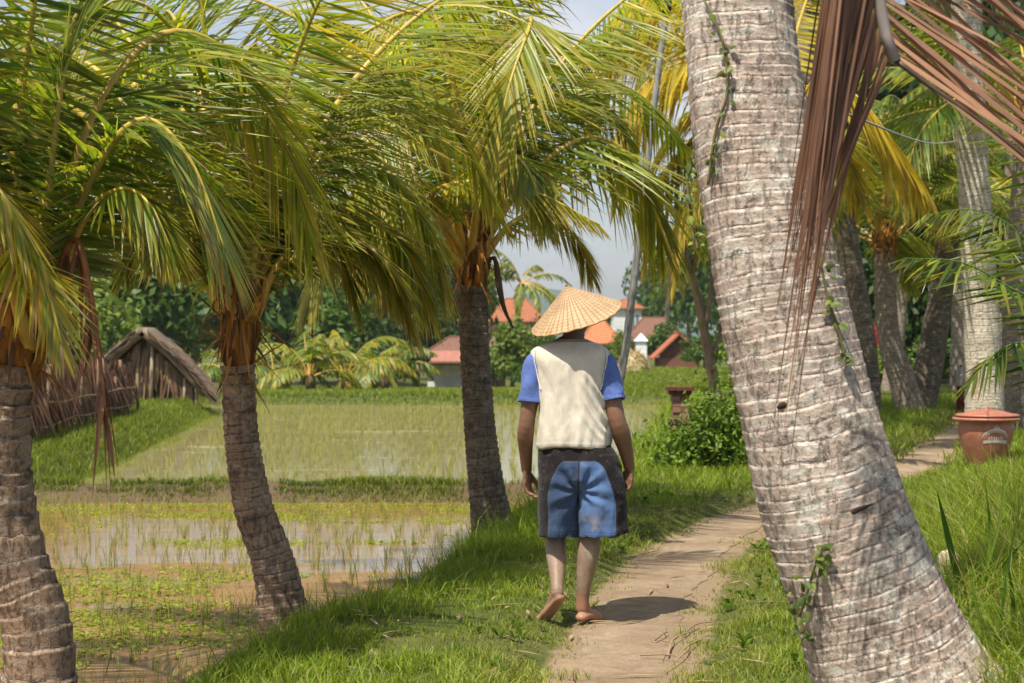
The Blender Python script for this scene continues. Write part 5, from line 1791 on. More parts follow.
rng = np.random.default_rng(23)
TW = [(655, 640, 668, 632), (668, 655, 700, 628), (690, 648, 668, 668), (640, 655, 690, 660), (684, 634, 712, 622), (700, 640, 680, 652), (845, 560, 880, 566)]
for i, (xa, ya, xb, yb) in enumerate(TW):
    def gp(px, py):
        y = 1.47 * FPX / (py - HOR)
        for _ in range(6):
            x = (px - 512) * y / FPX
            y = (EYE - float(ground_z(x, y)) - 0.02) * FPX / (py - HOR)
        return np.array(((px - 512) * y / FPX, y, float(ground_z((px - 512) * y / FPX, y)) + 0.018))
    p0, p1 = gp(xa, ya), gp(xb, yb)
    mid = (p0 + p1) / 2 + np.array((rng.normal(0, 0.02), rng.normal(0, 0.03), 0.012))
    mb = MB()
    tube(mb, curve([p0, mid, p1], 8), np.linspace(0.0045, 0.002, 8), 6, lerp(np.array((0.2, 0.13, 0.08)), np.array((0.42, 0.3, 0.19)), rng.uniform()))
    tag(mb.build('dry_twig', M['wood'], None, p0), 'thin dry twig lying on or beside the trodden path', 'twig', 'dry twigs along the path')

def tussock(label, px, y, bl, seed):
    b = on_ground(px, y, -0.02)
    rng = np.random.default_rng(seed)
    mb = MB()
    for cp, w, col in bl:
        c = curve([b + rng.normal(0, 0.03, 3) * np.array((1, 1, 0))] + PP(cp), 12)
        u = np.linspace(0, 1, 12)
        wd = w * np.interp(u, [0, 0.3, 0.75, 1], [0.6, 1, 0.75, 0.03])
        t = nrm(np.gradient(c, axis=0))
        s = nrm(np.cross(t, np.array((0.25, 1.0, 0.1))))
        V = np.stack([c - s * wd[:, None] / 2, c + np.array((0, 0.25, 0)) * wd[:, None], c + s * wd[:, None] / 2], 1).reshape(-1, 3)
        mb.add(V, grid_faces(12, 3, False), col)
    tag(mb.build('coarse_grass', M['grass'], None, b), label, 'grass tuft')


BG, BL, BS = (0.06, 0.13, 0.02), (0.14, 0.22, 0.03), (0.45, 0.38, 0.18)
tussock('tall broad-bladed grass tuft beside the pale stump', 966, 7.9, [([(962, 600, 7.8), (950, 545, 7.75), (937, 490, 7.7)], 0.032, BG), ([(985, 605, 7.8), (1005, 565, 7.7), (1030, 535, 7.6)], 0.022, BG), ([(985, 590, 7.8), (990, 530, 7.8), (985, 480, 7.7)], 0.016, BL),
        ([(975, 600, 7.8), (1000, 520, 7.8), (1004, 455, 7.8)], 0.014, BL), ([(950, 600, 7.7), (925, 575, 7.6), (908, 548, 7.6)], 0.012, BS)], 31)
tussock('coarse grass tuft with a bent dry blade in the bottom right corner', 1005, 6.9, [([(1012, 660, 6.9), (1014, 610, 6.9), (1008, 560, 6.8)], 0.02, BG), ([(985, 655, 6.8), (955, 625, 6.75), (930, 575, 6.7)], 0.012, BS), ([(1018, 655, 6.8), (1030, 600, 6.8), (1040, 560, 6.8)], 0.02, BL),
        ([(990, 650, 6.8), (975, 600, 6.8), (972, 560, 6.8)], 0.014, BL), ([(1000, 655, 6.8), (985, 640, 6.7), (962, 655, 6.6)], 0.014, BL), ([(1000, 660, 6.8), (1005, 590, 6.8), (1020, 500, 6.8)], 0.012, BG)], 32)

# a leafless dark stalk drooping from the palm beside the man
mb = MB()
c = curve(PP([(480, 268, 13.15), (494, 258, 13.1), (499, 285, 13.1), (504, 308, 13.1), (513, 328, 13.1)]), 20)
tube(mb, c, np.interp(np.linspace(0, 1, 20), [0, 0.5, 1], [0.012, 0.026, 0.008]), 8, (0.09, 0.06, 0.035), 0)
mb.build('flower_stalk', M['wood'], pC, bC)

# red cloth on a stake between the trunks
b = on_ground(873, 36, -0.05)
t = thing('cloth_stake', b, 'small red cloth tied to a thin stake between two palm trunks', 'marker')
mb = MB()
tube(mb, [b, b + np.array((0.02, 0, 1.75))], 0.02, 6, (0.08, 0.06, 0.05))
mb.build('stake', M['wood'], t, b)
mb = MB()
n1, n2 = 8, 8
uu, vv = np.meshgrid(np.linspace(0, 1, n1), np.linspace(0, 1, n2))
V = np.stack([b[0] - 0.04 + 0.2 * uu, b[1] - 0.03 + 0.03 * np.sin(9 * uu + 2 * vv), b[2] + 1.68 - 0.38 * vv - 0.06 * uu], -1).reshape(-1, 3)
mb.add(V, grid_faces(n2, n1, False), (0.62, 0.03, 0.05))
mb.build('red_cloth', M['paint'], t, b)
b = on_ground(961, 34, -0.05)
t = thing('cloth_stake', b, 'maroon cloth with a white top hanging on a stake left of the whitish trunk', 'marker')
mb = MB()
tube(mb, [b, b + np.array((0.0, 0, 0.95))], 0.02, 6, (0.08, 0.06, 0.05))
mb.build('stake', M['wood'], t, b)
for nm, z0, z1, cc in (('white_cloth', 0.9, 0.55, (0.55, 0.5, 0.5)), ('maroon_cloth', 0.56, 0.05, (0.22, 0.03, 0.035))):
    mb = MB()
    uu, vv = np.meshgrid(np.linspace(0, 1, 10), np.linspace(0, 1, 8))
    V = np.stack([b[0] - 0.09 + 0.18 * uu, b[1] - 0.04 + 0.03 * np.sin(11 * uu + vv), b[2] + lerp(z0, z1, vv)], -1).reshape(-1, 3)
    mb.add(V, grid_faces(8, 10, False), cc)
    mb.build(nm, M['paint'], t, b)

# ------------------------------------------------------------------ the man
YM = 9.15
S_ = YM / FPX
XM = (577 - 512) * S_
GM = float(ground_z(XM, YM))
ORG = np.array((XM, YM, GM + 0.008))


def fuse(mb, voxel, it, name):
    """one continuous skin from overlapping closed shapes"""
    o = bpy.data.objects.new('tmp', mb.mesh('tmp', M['paint']))
    COL.objects.link(o)
    r = o.modifiers.new('r', 'REMESH')
    r.mode = 'VOXEL'
    r.voxel_size = voxel
    r.adaptivity = 0
    s = o.modifiers.new('s', 'SMOOTH')
    s.factor = 0.5
    s.iterations = it
    bpy.context.view_layer.update()
    dg = bpy.context.evaluated_depsgraph_get()
    me = bpy.data.meshes.new_from_object(o.evaluated_get(dg))
    bpy.data.objects.remove(o)
    me.name = name
    n = len(me.vertices)
    co = np.zeros(n * 3, np.float32)
    me.vertices.foreach_get('co', co)
    me.polygons.foreach_set('use_smooth', np.ones(len(me.polygons), bool))
    return me, co.reshape(-1, 3).astype(float)


def paint(me, c, mats):
    for a in list(me.color_attributes):
        me.color_attributes.remove(a)
    a = me.color_attributes.new('Col', 'FLOAT_COLOR', 'POINT')
    C = np.ones((len(c), 4), np.float32)
    C[:, :3] = c
    a.data.foreach_set('color', C.ravel())
    me.materials.clear()
    me.materials.append(mats)


def ell(mb, c, r, n=20):
    th = np.linspace(0, 2 * PI, n, endpoint=False)
    R = [np.stack([c[0] + r[0] * math.cos(e) * np.cos(th), c[1] + r[1] * math.cos(e) * np.sin(th), c[2] + r[2] * math.sin(e) + 0 * th], -1) for e in np.linspace(-1.5, 1.5, 13)]
    rings(mb, R)


def limb(mb, pts, flat=1.0, ref=(0.3, -1, 0.2), n=16, k=20):
    c = curve(np.array(pts, float), k)
    tube(mb, c[:, :3], c[:, 3], n, flat=flat, ref=ref, rnd=True)


def hand(mb, Wp, d, f, pn, curl=1.0, sc=1.13):
    Wp, d, f, pn = np.array(Wp, float), nrm(d) * sc, nrm(f) * sc, nrm(pn) * sc
    limb(mb, [(*(Wp - 0.01 * d), 0.027), (*(Wp + 0.03 * d), 0.036), (*(Wp + 0.06 * d), 0.041), (*(Wp + 0.082 * d + 0.004 * pn), 0.037)], 0.44, tuple(pn))
    for i in range(4):
        b0 = Wp + 0.075 * d + f * (0.029 - 0.0195 * i) + 0.003 * pn
        L = (0.070, 0.078, 0.073, 0.056)[i]
        a, p = 0.0, b0
        ch = [(*(b0 - 0.025 * d), 0.0085), (*p, 0.0092)]
        for fr_, da, r in ((0.45, 22 + 6 * i, 0.0088), (0.32, 42, 0.0080), (0.25, 32, 0.0066)):
            a += math.radians(da * curl)
            p = p + L * fr_ * (d * math.cos(a) + pn * math.sin(a))
            ch.append((*p, r))
        c = np.array(ch)
        tube(mb, c[:, :3], c[:, 3], 10, rnd=True)
    b0 = Wp + 0.018 * d + f * 0.022
    c = np.array([(*b0, 0.014), (*(b0 + 0.032 * d + 0.022 * f + 0.014 * pn), 0.0125), (*(b0 + 0.062 * d + 0.026 * f + 0.03 * pn), 0.0105), (*(b0 + 0.085 * d + 0.02 * f + 0.042 * pn), 0.0082)])
    tube(mb, c[:, :3], c[:, 3], 10, rnd=True)


mb = MB()
# trunk, neck, head and face
limb(mb, [(0.0, 0.0, 0.86, 0.165), (-0.005, 0.0, 0.98, 0.158), (-0.02, 0.01, 1.12, 0.148), (-0.03, 0.02, 1.27, 0.155), (-0.033, 0.025, 1.35, 0.12)], 0.62, (0, -1, 0.001), 28)
limb(mb, [(-0.19, 0.02, 1.35, 0.045), (-0.033, 0.022, 1.375, 0.06), (0.125, 0.02, 1.35, 0.045)], 1.0, (0, 0, 1))
limb(mb, [(-0.025, 0.018, 1.33, 0.066), (-0.018, 0.03, 1.43, 0.057), (-0.012, 0.045, 1.51, 0.056)])
HC = np.array((-0.012, 0.062, 1.555))
ell(mb, HC, (0.076, 0.096, 0.112), 28)
ell(mb, HC + (0, 0.04, -0.062), (0.052, 0.055, 0.052))
ell(mb, HC + (0, 0.09, -0.02), (0.013, 0.022, 0.024), 12)
ell(mb, HC + (0, 0.082, -0.066), (0.026, 0.014, 0.008), 12)
ell(mb, HC + (0, 0.082, -0.082), (0.022, 0.013, 0.008), 12)
ell(mb, HC + (0, 0.08, 0.022), (0.045, 0.016, 0.008), 12)
for s in (-1, 1):
    ell(mb, HC + (s * 0.077, 0.0, -0.012), (0.010, 0.020, 0.032), 12)
    ell(mb, HC + (s * 0.030, 0.083, 0.004), (0.014, 0.010, 0.010), 12)
# arms
limb(mb, [(-0.195, 0.02, 1.335, 0.056), (-0.226, 0.012, 1.20, 0.050), (-0.252, -0.008, 1.04, 0.041), (-0.262, 0.01, 0.96, 0.044), (-0.260, 0.045, 0.865, 0.035), (-0.256, 0.076, 0.772, 0.028)], 0.92)
limb(mb, [(0.13, 0.02, 1.335, 0.056), (0.165, 0.008, 1.20, 0.052), (0.200, -0.022, 1.04, 0.045), (0.223, -0.004, 0.965, 0.049), (0.250, 0.03, 0.875, 0.038), (0.270, 0.058, 0.786, 0.029)], 0.92)
hand(mb, (-0.256, 0.078, 0.772), (0.02, 0.08, -1), (0.45, 1, 0.15), (1, -0.45, 0.0), 0.72)
hand(mb, (0.270, 0.06, 0.786), (0.0, 0.08, -1), (-0.35, 1, 0.15), (-1, -0.35, 0.0), 0.95)
# right leg and planted foot
limb(mb, [(0.088, 0.0, 0.84, 0.092), (0.08, 0.02, 0.64, 0.076), (0.068, 0.02, 0.47, 0.057), (0.058, -0.004, 0.37, 0.0575), (0.044, -0.012, 0.27, 0.047), (0.030, -0.012, 0.15, 0.034), (0.026, -0.008, 0.075, 0.034)], 1.0, n=20, k=28)
limb(mb, [(0.022, -0.034, 0.032, 0.032), (0.045, 0.012, 0.036, 0.035), (0.078, 0.062, 0.028, 0.042), (0.098, 0.092, 0.018, 0.036)], 0.75, (0, 0, 1))
limb(mb, [(0.026, -0.008, 0.09, 0.032), (0.04, 0.012, 0.055, 0.034), (0.07, 0.05, 0.034, 0.034)], 0.9, (0, 0, 1))
for i in range(5):
    o = (i - 2) * 0.0165
    q = np.array((0.098 + o * 0.86, 0.092 - o * 0.5, 0.012))
    dd = np.array((0.55, 0.83, 0))
    tube(mb, [q - dd * 0.02, q + dd * (0.028 - 0.004 * i), q + dd * (0.042 - 0.005 * i) - np.array((0, 0, 0.002))], np.array([0.010, 0.0095, 0.008]) * (1.35 if i == 0 else 1.0), 10, rnd=True)
# left leg, heel lifted
limb(mb, [(-0.085, 0.0, 0.84, 0.092), (-0.098, 0.06, 0.64, 0.076), (-0.104, 0.085, 0.46, 0.055), (-0.107, 0.035, 0.37, 0.0545), (-0.104, -0.02, 0.29, 0.045), (-0.104, -0.085, 0.205, 0.033), (-0.103, -0.115, 0.165, 0.033)], 1.0, n=20, k=28)
hl, bl_, tl = np.array((-0.092, -0.155, 0.142)), np.array((-0.15, -0.055, 0.055)), np.array((-0.172, -0.022, 0.028))
snor = nrm(np.cross(np.array((1, 0.45, 0.2)), tl - hl))
limb(mb, [(*hl, 0.030), (*lerp(hl, bl_, 0.45), 0.034), (*bl_, 0.043), (*tl, 0.038)], 0.62, tuple(snor))
limb(mb, [(-0.103, -0.11, 0.18, 0.032), (-0.112, -0.10, 0.135, 0.034), (-0.135, -0.062, 0.085, 0.032)])
sd = nrm(np.cross(snor, tl - hl))
for i in range(5):
    q = tl + sd * (i - 2) * 0.0168
    dd = nrm(tl - hl) * 0.75 + np.array((-0.15, 0.6, -0.05))
    dd = nrm(dd)
    tube(mb, [q - dd * 0.02, q + dd * (0.020 - 0.002 * abs(i - 1)), q + dd * 0.034], np.array([0.0105, 0.010, 0.0085]) * (1.3 if i == 4 else 1.0), 10, rnd=True)
me, co = fuse(mb, 0.0042, 3, 'person')
x, y, z = co.T
SK = np.array((0.22, 0.115, 0.068))
c = np.repeat(SK[None], len(co), 0)
mud = smooth(0.12, 0.24, z + 0.05 * (fbm(x * 60, z * 60, 3) - 0.5)) * smooth(0.60, 0.5, z) * (np.abs(x) < 0.2)
c = lerp(c, np.array((0.32, 0.25, 0.185)), (mud * np.clip(0.3 + 1.4 * (fbm(x * 30 + y * 20, z * 11, 5) - 0.2), 0, 0.95))[:, None])
feet = smooth(0.17, 0.08, z) * (z < 0.2)
c = lerp(c, np.array((0.36, 0.19, 0.115)), (feet * 0.85)[:, None])
sole = np.clip(((co - hl) @ (snor if snor[1] < 0 else -snor)) / 0.02 + 0.2, 0, 1) * (x < -0.03) * (z < 0.19)
c = lerp(c, np.array((0.40, 0.21, 0.13)), (sole * 0.8)[:, None])
c = c * lerp(0.82, 1.12, fbm(x * 22 + y * 9, z * 22, 8))[:, None]
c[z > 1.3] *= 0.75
m, nn_, out = new_mat('skin')
k = NT(nn_)
a = k.attr('Col').outputs['Color']
no = k.noise(k.coords('Object'), 90.0, 4, 0.6)
pr_ = k.node('ShaderNodeBsdfPrincipled')
k.link(k.mix(1.0, a, k.ramp(no, [(0.3, 0.85), (0.7, 1.12)]), 'MULTIPLY'), pr_.inputs['Base Color'])
pr_.inputs['Roughness'].default_value = 0.5
pr_.inputs['Specular IOR Level'].default_value = 0.4
pr_.inputs['Subsurface Weight'].default_value = 0.06
pr_.inputs['Subsurface Radius'].default_value = (0.012, 0.005, 0.003)
k.link(k.bump(no, 0.25, 0.002), pr_.inputs['Normal'])
k.link(pr_.outputs[0], out.inputs[0])
paint(me, c, m)
man = bpy.data.objects.new('person', me)
COL.objects.link(man)
man.location = ORG
tag(man, 'barefoot man in a conical straw hat and cream shirt walking away along the path', 'person')

# hair, seen under the brim
mb = MB()
ell(mb, HC + np.array((0, -0.012, 0.014)), (0.081, 0.096, 0.108), 36)
v = np.concatenate(mb.v)
mb.v = [v * 1.0]
keep = np.repeat(((v[:, 2] > HC[2] - 0.055) & (v[:, 1] < HC[1] + 0.06))[:, None], 3, 1)
mb.v = [np.where(keep, v, HC + (v - HC) * 0.8)]
o = mb.build('hair', col_mat('black_hair', 0.6, 0.4, 120, (0.5, 1.4), 0.6, 0.004), man)
o.data.color_attributes['Col'].data.foreach_set('color', np.tile(np.array((0.018, 0.014, 0.012, 1), np.float32), len(v)))


# clothes
def cloth_mat(name, bump=0.35, noise_amp=(0.82, 1.1)):
    m, n, out = new_mat(name)
    k = NT(n)
    a = k.attr('Col').outputs['Color']
    lo = k.noise(k.coords('Object', (1, 1, 0.6)), 9.0, 5, 0.6, 0.4)
    we = k.noise(k.coords('Object', (1, 1, 1)), 260.0, 3, 0.7)
    fo = k.noise(k.coords('Object', (14, 10, 5)), 1.0, 3, 0.5, 1.4)
    c = k.mix(1.0, a, k.ramp(lo, [(0.3, noise_amp[0]), (0.7, noise_amp[1])]), 'MULTIPLY')
    c = k.mix(1.0, c, k.ramp(we, [(0.3, 0.88), (0.7, 1.08)]), 'MULTIPLY')
    nb = k.node('ShaderNodeBump')
    nb.inputs['Strength'].default_value = bump
    nb.inputs['Distance'].default_value = 0.02
    k.link(fo, nb.inputs['Height'])
    n2 = k.node('ShaderNodeBump')
    n2.inputs['Strength'].default_value = 0.3
    n2.inputs['Distance'].default_value = 0.002
    k.link(we, n2.inputs['Height'])
    k.link(nb.outputs[0], n2.inputs['Normal'])
    p = k.node('ShaderNodeBsdfPrincipled')
    k.link(c, p.inputs['Base Color'])
    p.inputs['Roughness'].default_value = 0.9
    p.inputs['Specular IOR Level'].default_value = 0.12
    p.inputs['Sheen Weight'].default_value = 0.08
    k.link(n2.outputs[0], p.inputs['Normal'])
    k.link(p.outputs[0], out.inputs[0])
    return m


M['cloth'] = cloth_mat('cotton', 0.38)
Z_ = [0.890, 0.897, 0.915, 0.95, 1.03, 1.11, 1.19, 1.27, 1.33, 1.372, 1.398, 1.416, 1.43, 1.442]
CX = [-0.018, -0.018, -0.018, -0.018, -0.022, -0.026, -0.03, -0.032, -0.034, -0.034, -0.033, -0.031, -0.029, -0.027]
RX = [0.174, 0.184, 0.188, 0.184, 0.176, 0.168, 0.166, 0.180, 0.199, 0.207, 0.192, 0.150, 0.104, 0.078]
RY = [0.126, 0.136, 0.140, 0.136, 0.128, 0.124, 0.124, 0.124, 0.120, 0.108, 0.092, 0.080, 0.072, 0.066]
CY = [0.0, 0.0, 0.0, 0.0, 0.0, 0.004, 0.01, 0.016, 0.02, 0.022, 0.024, 0.025, 0.026, 0.028]
nz_, na = 150, 130
zz_ = np.concatenate([np.linspace(Z_[0], 1.33, 110), np.linspace(1.334, Z_[-1], 40)])
def itp(A):
    v = np.interp(zz_, Z_, A)
    w_ = np.exp(-0.5 * (np.arange(-14, 15) / 5.0) ** 2)
    sm = np.convolve(np.pad(v, 14, mode='edge'), w_ / w_.sum(), 'valid')
    return lerp(v, sm, smooth(0.90, 0.94, zz_) * smooth(1.435, 1.42, zz_))[:, None]



th = np.linspace(0, 2 * PI, na, endpoint=False)[None]
e = 2 / 2.4
cx, sx = np.cos(th), np.sin(th)
x = itp(CX) + itp(RX) * np.sign(cx) * np.abs(cx) ** e
y = itp(CY) + itp(RY) * np.sign(sx) * np.abs(sx) ** e
z = zz_[:, None] + 0 * th
hemw = smooth(0.96, 0.89, z)
z = z + hemw * (0.007 * np.sin(th * 3 + 1) + 0.02 * (x + 0.02)) * 1.0
# folds: drag lines running from the right armpit to the waist, gentle hollows down the spine, gathers above the hem
rx_ = x - 0.14
fold = np.sin((rx_ * 0.82 - (z - 1.2) * -0.55) * 150 + 3 * fbm(x * 9, z * 7, 4)) * smooth(-0.02, 0.10, x) * smooth(1.30, 1.2, z) * smooth(0.92, 1.0, z)
gather = np.sin(x * 90 + 5 * fbm(x * 12, z * 5, 6)) * smooth(1.02, 0.93, z)
spine = -smooth(0.05, 0.0, np.abs(x + 0.03 + 0.01 * np.sin(z * 9))) * smooth(1.34, 1.25, z) * smooth(0.95, 1.05, z)
soft = (fbm(x * 13 + 3, z * 6, 7) - 0.5)
wrk = np.sin((x * 0.95 + (z - 1.1) * 0.25) * 75 + 4 * fbm(x * 8, z * 5, 16)) * smooth(0.45, 0.62, fbm(x * 7, z * 4, 17)) * smooth(1.36, 1.28, z) * smooth(0.92, 1.0, z)
amp = 0.0075 * fold + 0.0045 * gather + 0.008 * spine + 0.0045 * wrk + 0.014 * soft * smooth(1.42, 1.36, z)
nx, ny = cx / itp(RX), sx / itp(RY)
ln = np.sqrt(nx ** 2 + ny ** 2)
x, y = x + amp * nx / ln, y + amp * ny / ln
R = np.stack([x, y, z], -1)
inner = R[0] * 0.99 + np.array((0, 0, 0.03))
R = np.concatenate([inner[None], R])
CREAM = np.array((0.66, 0.60, 0.50))
mb = MB()
cc = np.repeat(CREAM[None], R.shape[0] * na, 0)
zf = R[..., 2].ravel()
cc = cc * lerp(0.93, 1.04, fbm(R[..., 0].ravel() * 14, zf * 14, 9))[:, None]
col_ = smooth(1.424, 1.43, zf)[:, None]
cc = lerp(cc, np.array((0.30, 0.29, 0.30)), col_)
rings(mb, R, cc, 0, (False, False))
shirt = mb.build('shirt', M['cloth'], man)
shirt['label'] = 'cream short-sleeved shirt with blue sleeves'
BLUE = np.array((0.105, 0.165, 0.43))
for s, pts in ((-1, [(-0.196, 0.02, 1.362, 0.034), (-0.213, 0.02, 1.325, 0.054), (-0.225, 0.017, 1.25, 0.061), (-0.232, 0.012, 1.18, 0.062), (-0.238, 0.006, 1.118, 0.062)]),
               (1, [(0.128, 0.02, 1.362, 0.034), (0.147, 0.02, 1.325, 0.055), (0.163, 0.015, 1.25, 0.063), (0.174, 0.006, 1.18, 0.064), (0.184, -0.004, 1.128, 0.064)])):
    c = curve(pts, 46)
    _, SS_, UU_ = frames(c[:, :3], (0, -1, 0))
    th = np.linspace(0, 2 * PI, 60, endpoint=False)
    u = np.linspace(0, 1, 46)[:, None]
    r = c[:, 3:4] + 0.004 * np.sin(th[None] * 3 + u * 7) * u + 0.012 * (fbm(np.cos(th)[None] * 2 + u * 4, np.sin(th)[None] * 2 + u * 3, 12 + s) - 0.5) + 0.002 * (u > 0.93)
    R = c[:, None, :3] + r[..., None] * (np.cos(th)[None, :, None] * SS_[:, None] * 0.95 + np.sin(th)[None, :, None] * UU_[:, None] * 1.12)
    tip = c[-1, :3] + (R[-1] - c[-1, :3]) * 0.93
    up1 = tip + np.array((0, 0, 0.025))
    cap = c[0, :3] + (R[0] - c[0, :3]) * 0.3 + np.array((0, 0, 0.01))
    R = np.concatenate([cap[None], R, tip[None], up1[None]])
    cl = np.repeat(BLUE[None], R.shape[0] * 60, 0) * lerp(0.88, 1.1, fbm(R[..., 0].ravel() * 25, R[..., 2].ravel() * 25, 14))[:, None]
    mb = MB()
    rings(mb, R, cl, 0, (True, False))
    mb.build('sleeve', M['cloth'], shirt)
    mb = MB()       # pale piping where the sleeve meets the back
    sg = -0.034 + s * np.array([0.19, 0.196, 0.184, 0.172, 0.163])
    pz = np.array([1.392, 1.34, 1.28, 1.22, 1.185])
    ry_ = np.interp(pz, Z_, RY)
    rx2 = np.interp(pz, Z_, RX)
    f_ = np.clip(1 - (np.abs(sg + 0.034) * 0.93 / rx2) ** 2.4, 0.0, 1) ** (1 / 2.4)
    P_ = np.stack([sg * 1.0 - s * 0.012, np.interp(pz, Z_, CY) - ry_ * f_ - 0.008, pz], 1)
    tube(mb, curve(P_, 24), 0.0032, 8, (0.75, 0.74, 0.72))
    mb.build('piping', M['cloth'], shirt)

mb = MB()
th = np.linspace(0, 2 * PI, 48, endpoint=False)


def ringset(lv):
    R = []
    for (cx_, cy_, z0, rx, ry, tilt) in lv:
        X = cx_ + rx * np.sign(np.cos(th)) * np.abs(np.cos(th)) ** 0.86
        R.append(np.stack([X, cy_ + ry * np.sign(np.sin(th)) * np.abs(np.sin(th)) ** 0.86, z0 + tilt * (X - cx_)], -1))
    rings(mb, R)


ringset([(-0.014, 0, 0.945, 0.155, 0.112, 0), (-0.012, 0, 0.92, 0.168, 0.120, 0), (0.0, 0, 0.88, 0.194, 0.134, 0), (0.012, 0, 0.80, 0.214, 0.146, 0), (0.016, 0, 0.73, 0.212, 0.136, 0), (0.016, 0, 0.68, 0.19, 0.09, 0)])
ringset([(-0.085, 0.0, 0.86, 0.10, 0.128, 0), (-0.09, 0.008, 0.72, 0.108, 0.14, 0), (-0.094, 0.022, 0.60, 0.103, 0.138, 0), (-0.094, 0.035, 0.50, 0.100, 0.136, 0), (-0.094, 0.042, 0.436, 0.101, 0.138, -0.02)])
ringset([(0.10, 0.0, 0.86, 0.105, 0.128, 0), (0.118, 0.0, 0.72, 0.122, 0.142, 0), (0.130, 0.0, 0.60, 0.124, 0.142, 0), (0.134, 0.0, 0.50, 0.124, 0.142, 0), (0.135, 0.0, 0.448, 0.127, 0.145, 0.08)])
me, co = fuse(mb, 0.0055, 4, 'shorts')
x, y, z = co.T
# creases that fan out from the crotch and loose folds down each leg
n_ = np.zeros_like(co)
me_n = np.zeros(len(co) * 3, np.float32)
me.vertices.foreach_get('normal', me_n)
n_ = me_n.reshape(-1, 3)
d = np.hypot(x - 0.008, z - 0.68)
a = np.arctan2(z - 0.68, x - 0.008)
cr_ = np.sin(a * 9 + 2.5 * fbm(x * 10, z * 10, 21)) * smooth(0.0, 0.06, d) * smooth(0.22, 0.10, d)
ver = np.sin(x * 62 + 4 * fbm(x * 6, z * 4, 22)) * smooth(0.66, 0.5, z)
co2 = co + n_ * (0.0065 * cr_ + 0.0062 * ver + 0.018 * (fbm(x * 12, z * 10 + y * 6, 23) - 0.5))[:, None] * (z < 0.93)[:, None]
me.vertices.foreach_set('co', co2.astype(np.float32).ravel())
me.update()
DK = np.array((0.020, 0.017, 0.018))
c = np.repeat(DK[None], len(co), 0)
back = y < 0.02
eg = 0.004
lp_ = smooth(-0.148 - eg, -0.148 + eg, x) * smooth(0.002, -0.004, x) * smooth(eg, -eg, z - (0.828 - 0.15 * np.clip(-(x + 0.06) / 0.088, 0, 1) ** 2.2)) * back
rp_ = smooth(0.188 + eg, 0.188 - eg, x) * smooth(0.006, 0.012, x) * smooth(eg, -eg, z - (0.828 - 0.21 * np.clip((x - 0.075) / 0.113, 0, 1) ** 2.4)) * back
c = lerp(c, np.array((0.05, 0.082, 0.16)), lp_[:, None])  # left panel a darker blue than the right: shade of its folds painted in
c = lerp(c, np.array((0.085, 0.15, 0.31)), rp_[:, None])
sm_ = np.maximum(lp_ * (1 - lp_), rp_ * (1 - rp_))[:, None] * 4
c = lerp(c, np.array((0.16, 0.18, 0.22)), np.clip(sm_ * 0.45, 0, 0.45))
hem_ = (z < 0.462) | (np.abs(z - 0.47) < 0.0016)
c = np.where(hem_[:, None] & ((lp_ + rp_) > 0.5)[:, None], c * 0.65, c)
du = smooth(0.52, 0.66, fbm(x * 26, z * 26, 24)) * smooth(0.60, 0.46, z) * smooth(0.0, 0.04, x) * smooth(0.15, 0.09, x)
c = lerp(c, np.array((0.36, 0.29, 0.22)), (0.75 * du * back)[:, None])
sp_ = smooth(0.70, 0.78, fbm(x * 70, z * 70, 25)) * 0.25
c = lerp(c, np.array((0.22, 0.18, 0.14)), sp_[:, None])
paint(me, c, cloth_mat('shorts_cloth', 0.5, (0.75, 1.2)))
sh = bpy.data.objects.new('shorts', me)
COL.objects.link(sh)
sh.parent = man
sh['label'] = 'knee-length black shorts with blue panels behind'

# conical hat of plaited strips
m, nn_, out = new_mat('plaited_straw')
k = NT(nn_)
sp = k.node('ShaderNodeSeparateXYZ')
k.link(k.attr('ruv').outputs['Vector'], sp.inputs[0])
no = k.noise(k.coords('Object'), 14.0, 5, 0.6)
f1 = k.math('ABSOLUTE', k.math('SUBTRACT', k.math('FRACT', k.math('MULTIPLY', sp.outputs[0], 44.0)), 0.5))
f2 = k.math('ABSOLUTE', k.math('SUBTRACT', k.math('FRACT', k.math('MULTIPLY', sp.outputs[1], 15.0)), 0.5))
rib = k.ramp(f1, [(0.30, 0), (0.46, 1)])
hoop = k.ramp(f2, [(0.34, 0), (0.47, 1)])
c = k.mix(k.ramp(no, [(0.3, 0), (0.7, 1)]), (0.42, 0.275, 0.15), (0.56, 0.405, 0.245))
c = k.mix(k.math('MULTIPLY', rib, 0.6), c, (0.27, 0.14, 0.065))
c = k.mix(k.math('MULTIPLY', hoop, 0.28), c, (0.28, 0.15, 0.07))
c = k.mix(1.0, c, k.ramp(k.noise(k.coords('Object'), 150.0, 3, 0.7), [(0.3, 0.8), (0.7, 1.12)]), 'MULTIPLY')
h = k.math('ADD', k.math('MULTIPLY', rib, -1.0), k.math('MULTIPLY', hoop, -0.6))
k.link(k.bsdf(c, 0.6, 0.25, k.bump(h, 0.6, 0.004)), out.inputs[0])
axis = nrm((-0.30, -0.24, 0.92))
e1 = nrm(np.cross((0, 1, 0), axis))
e2 = np.cross(axis, e1)
HO = np.array((-0.002, 0.045, 1.553))
hh, hr = 0.176, 0.238
th = np.linspace(0, 2 * PI, 133)
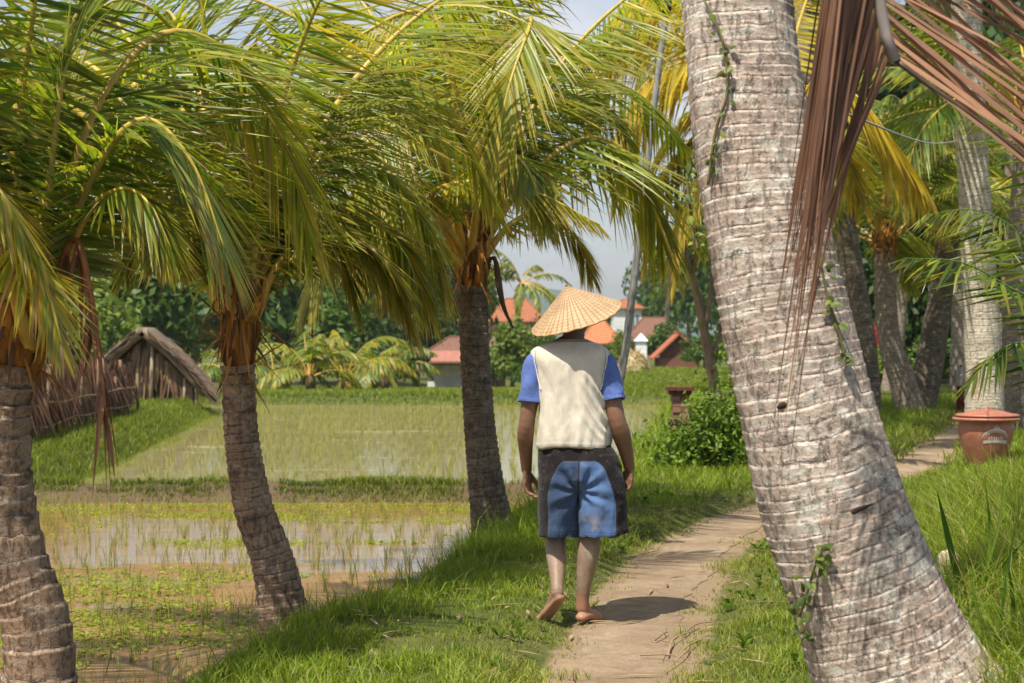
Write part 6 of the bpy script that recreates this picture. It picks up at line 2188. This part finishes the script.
u = np.concatenate([np.linspace(0.012, 1, 44)])
pleat = 1 + 0.0
Rr, uvs = [], []
for q in u:
    zc = hh * (1 - q) + 0.0016 * np.cos(th * 22) * q + 0.004 * np.sin(th * 3 + 1) * q
    Rr.append(HO + axis * zc[:, None] + hr * q * (np.cos(th)[:, None] * e1 + np.sin(th)[:, None] * e2))
    uvs.append(np.stack([th / (2 * PI), np.full(133, q), 0 * th], 1))
for q in u[::-1]:
    zc = hh * (1 - q) * 0.985 - 0.0055 + 0.0016 * np.cos(th * 22) * q + 0.004 * np.sin(th * 3 + 1) * q
    Rr.append(HO + axis * zc[:, None] + hr * q * 0.996 * (np.cos(th)[:, None] * e1 + np.sin(th)[:, None] * e2))
    uvs.append(np.stack([th / (2 * PI), np.full(133, q), 0 * th], 1))
mb = MB()
mb.add(np.array(Rr).reshape(-1, 3), grid_faces(len(Rr), 133, False), (0.5, 0.35, 0.2), 0, np.concatenate(uvs))
hat = mb.build('conical_hat', m, man)
mb = MB()       # bound rim and the knot at the tip
thc = np.linspace(0, 2 * PI, 133)
tube(mb, HO + axis * (-0.003 + 0.0016 * np.cos(thc * 22) + 0.004 * np.sin(thc * 3 + 1))[:, None] + hr * (np.cos(thc)[:, None] * e1 + np.sin(thc)[:, None] * e2), 0.0042, 8, (0.40, 0.25, 0.12), caps=False)
tube(mb, [HO + axis * (hh - 0.006), HO + axis * (hh + 0.006)], [0.008, 0.003], 8, (0.38, 0.23, 0.11))
mb.build('hat_binding', M['wood'], hat)

# ------------------------------------------------------------------ the damp air over the fields
m, nn_, out = new_mat('damp_air')
pv = nn_.nodes.new('ShaderNodeVolumePrincipled')
pv.inputs['Color'].default_value = (0.86, 0.92, 1.0, 1)
pv.inputs['Density'].default_value = 0.0002
pv.inputs['Anisotropy'].default_value = 0.2
nn_.links.new(pv.outputs[0], out.inputs['Volume'])
mb = MB()
box(mb, (-2600, -60, -8), (2600, 2700, 110))
tag(mb.build('haze', m, None, (0, 0, 0), False), kind='stuff')
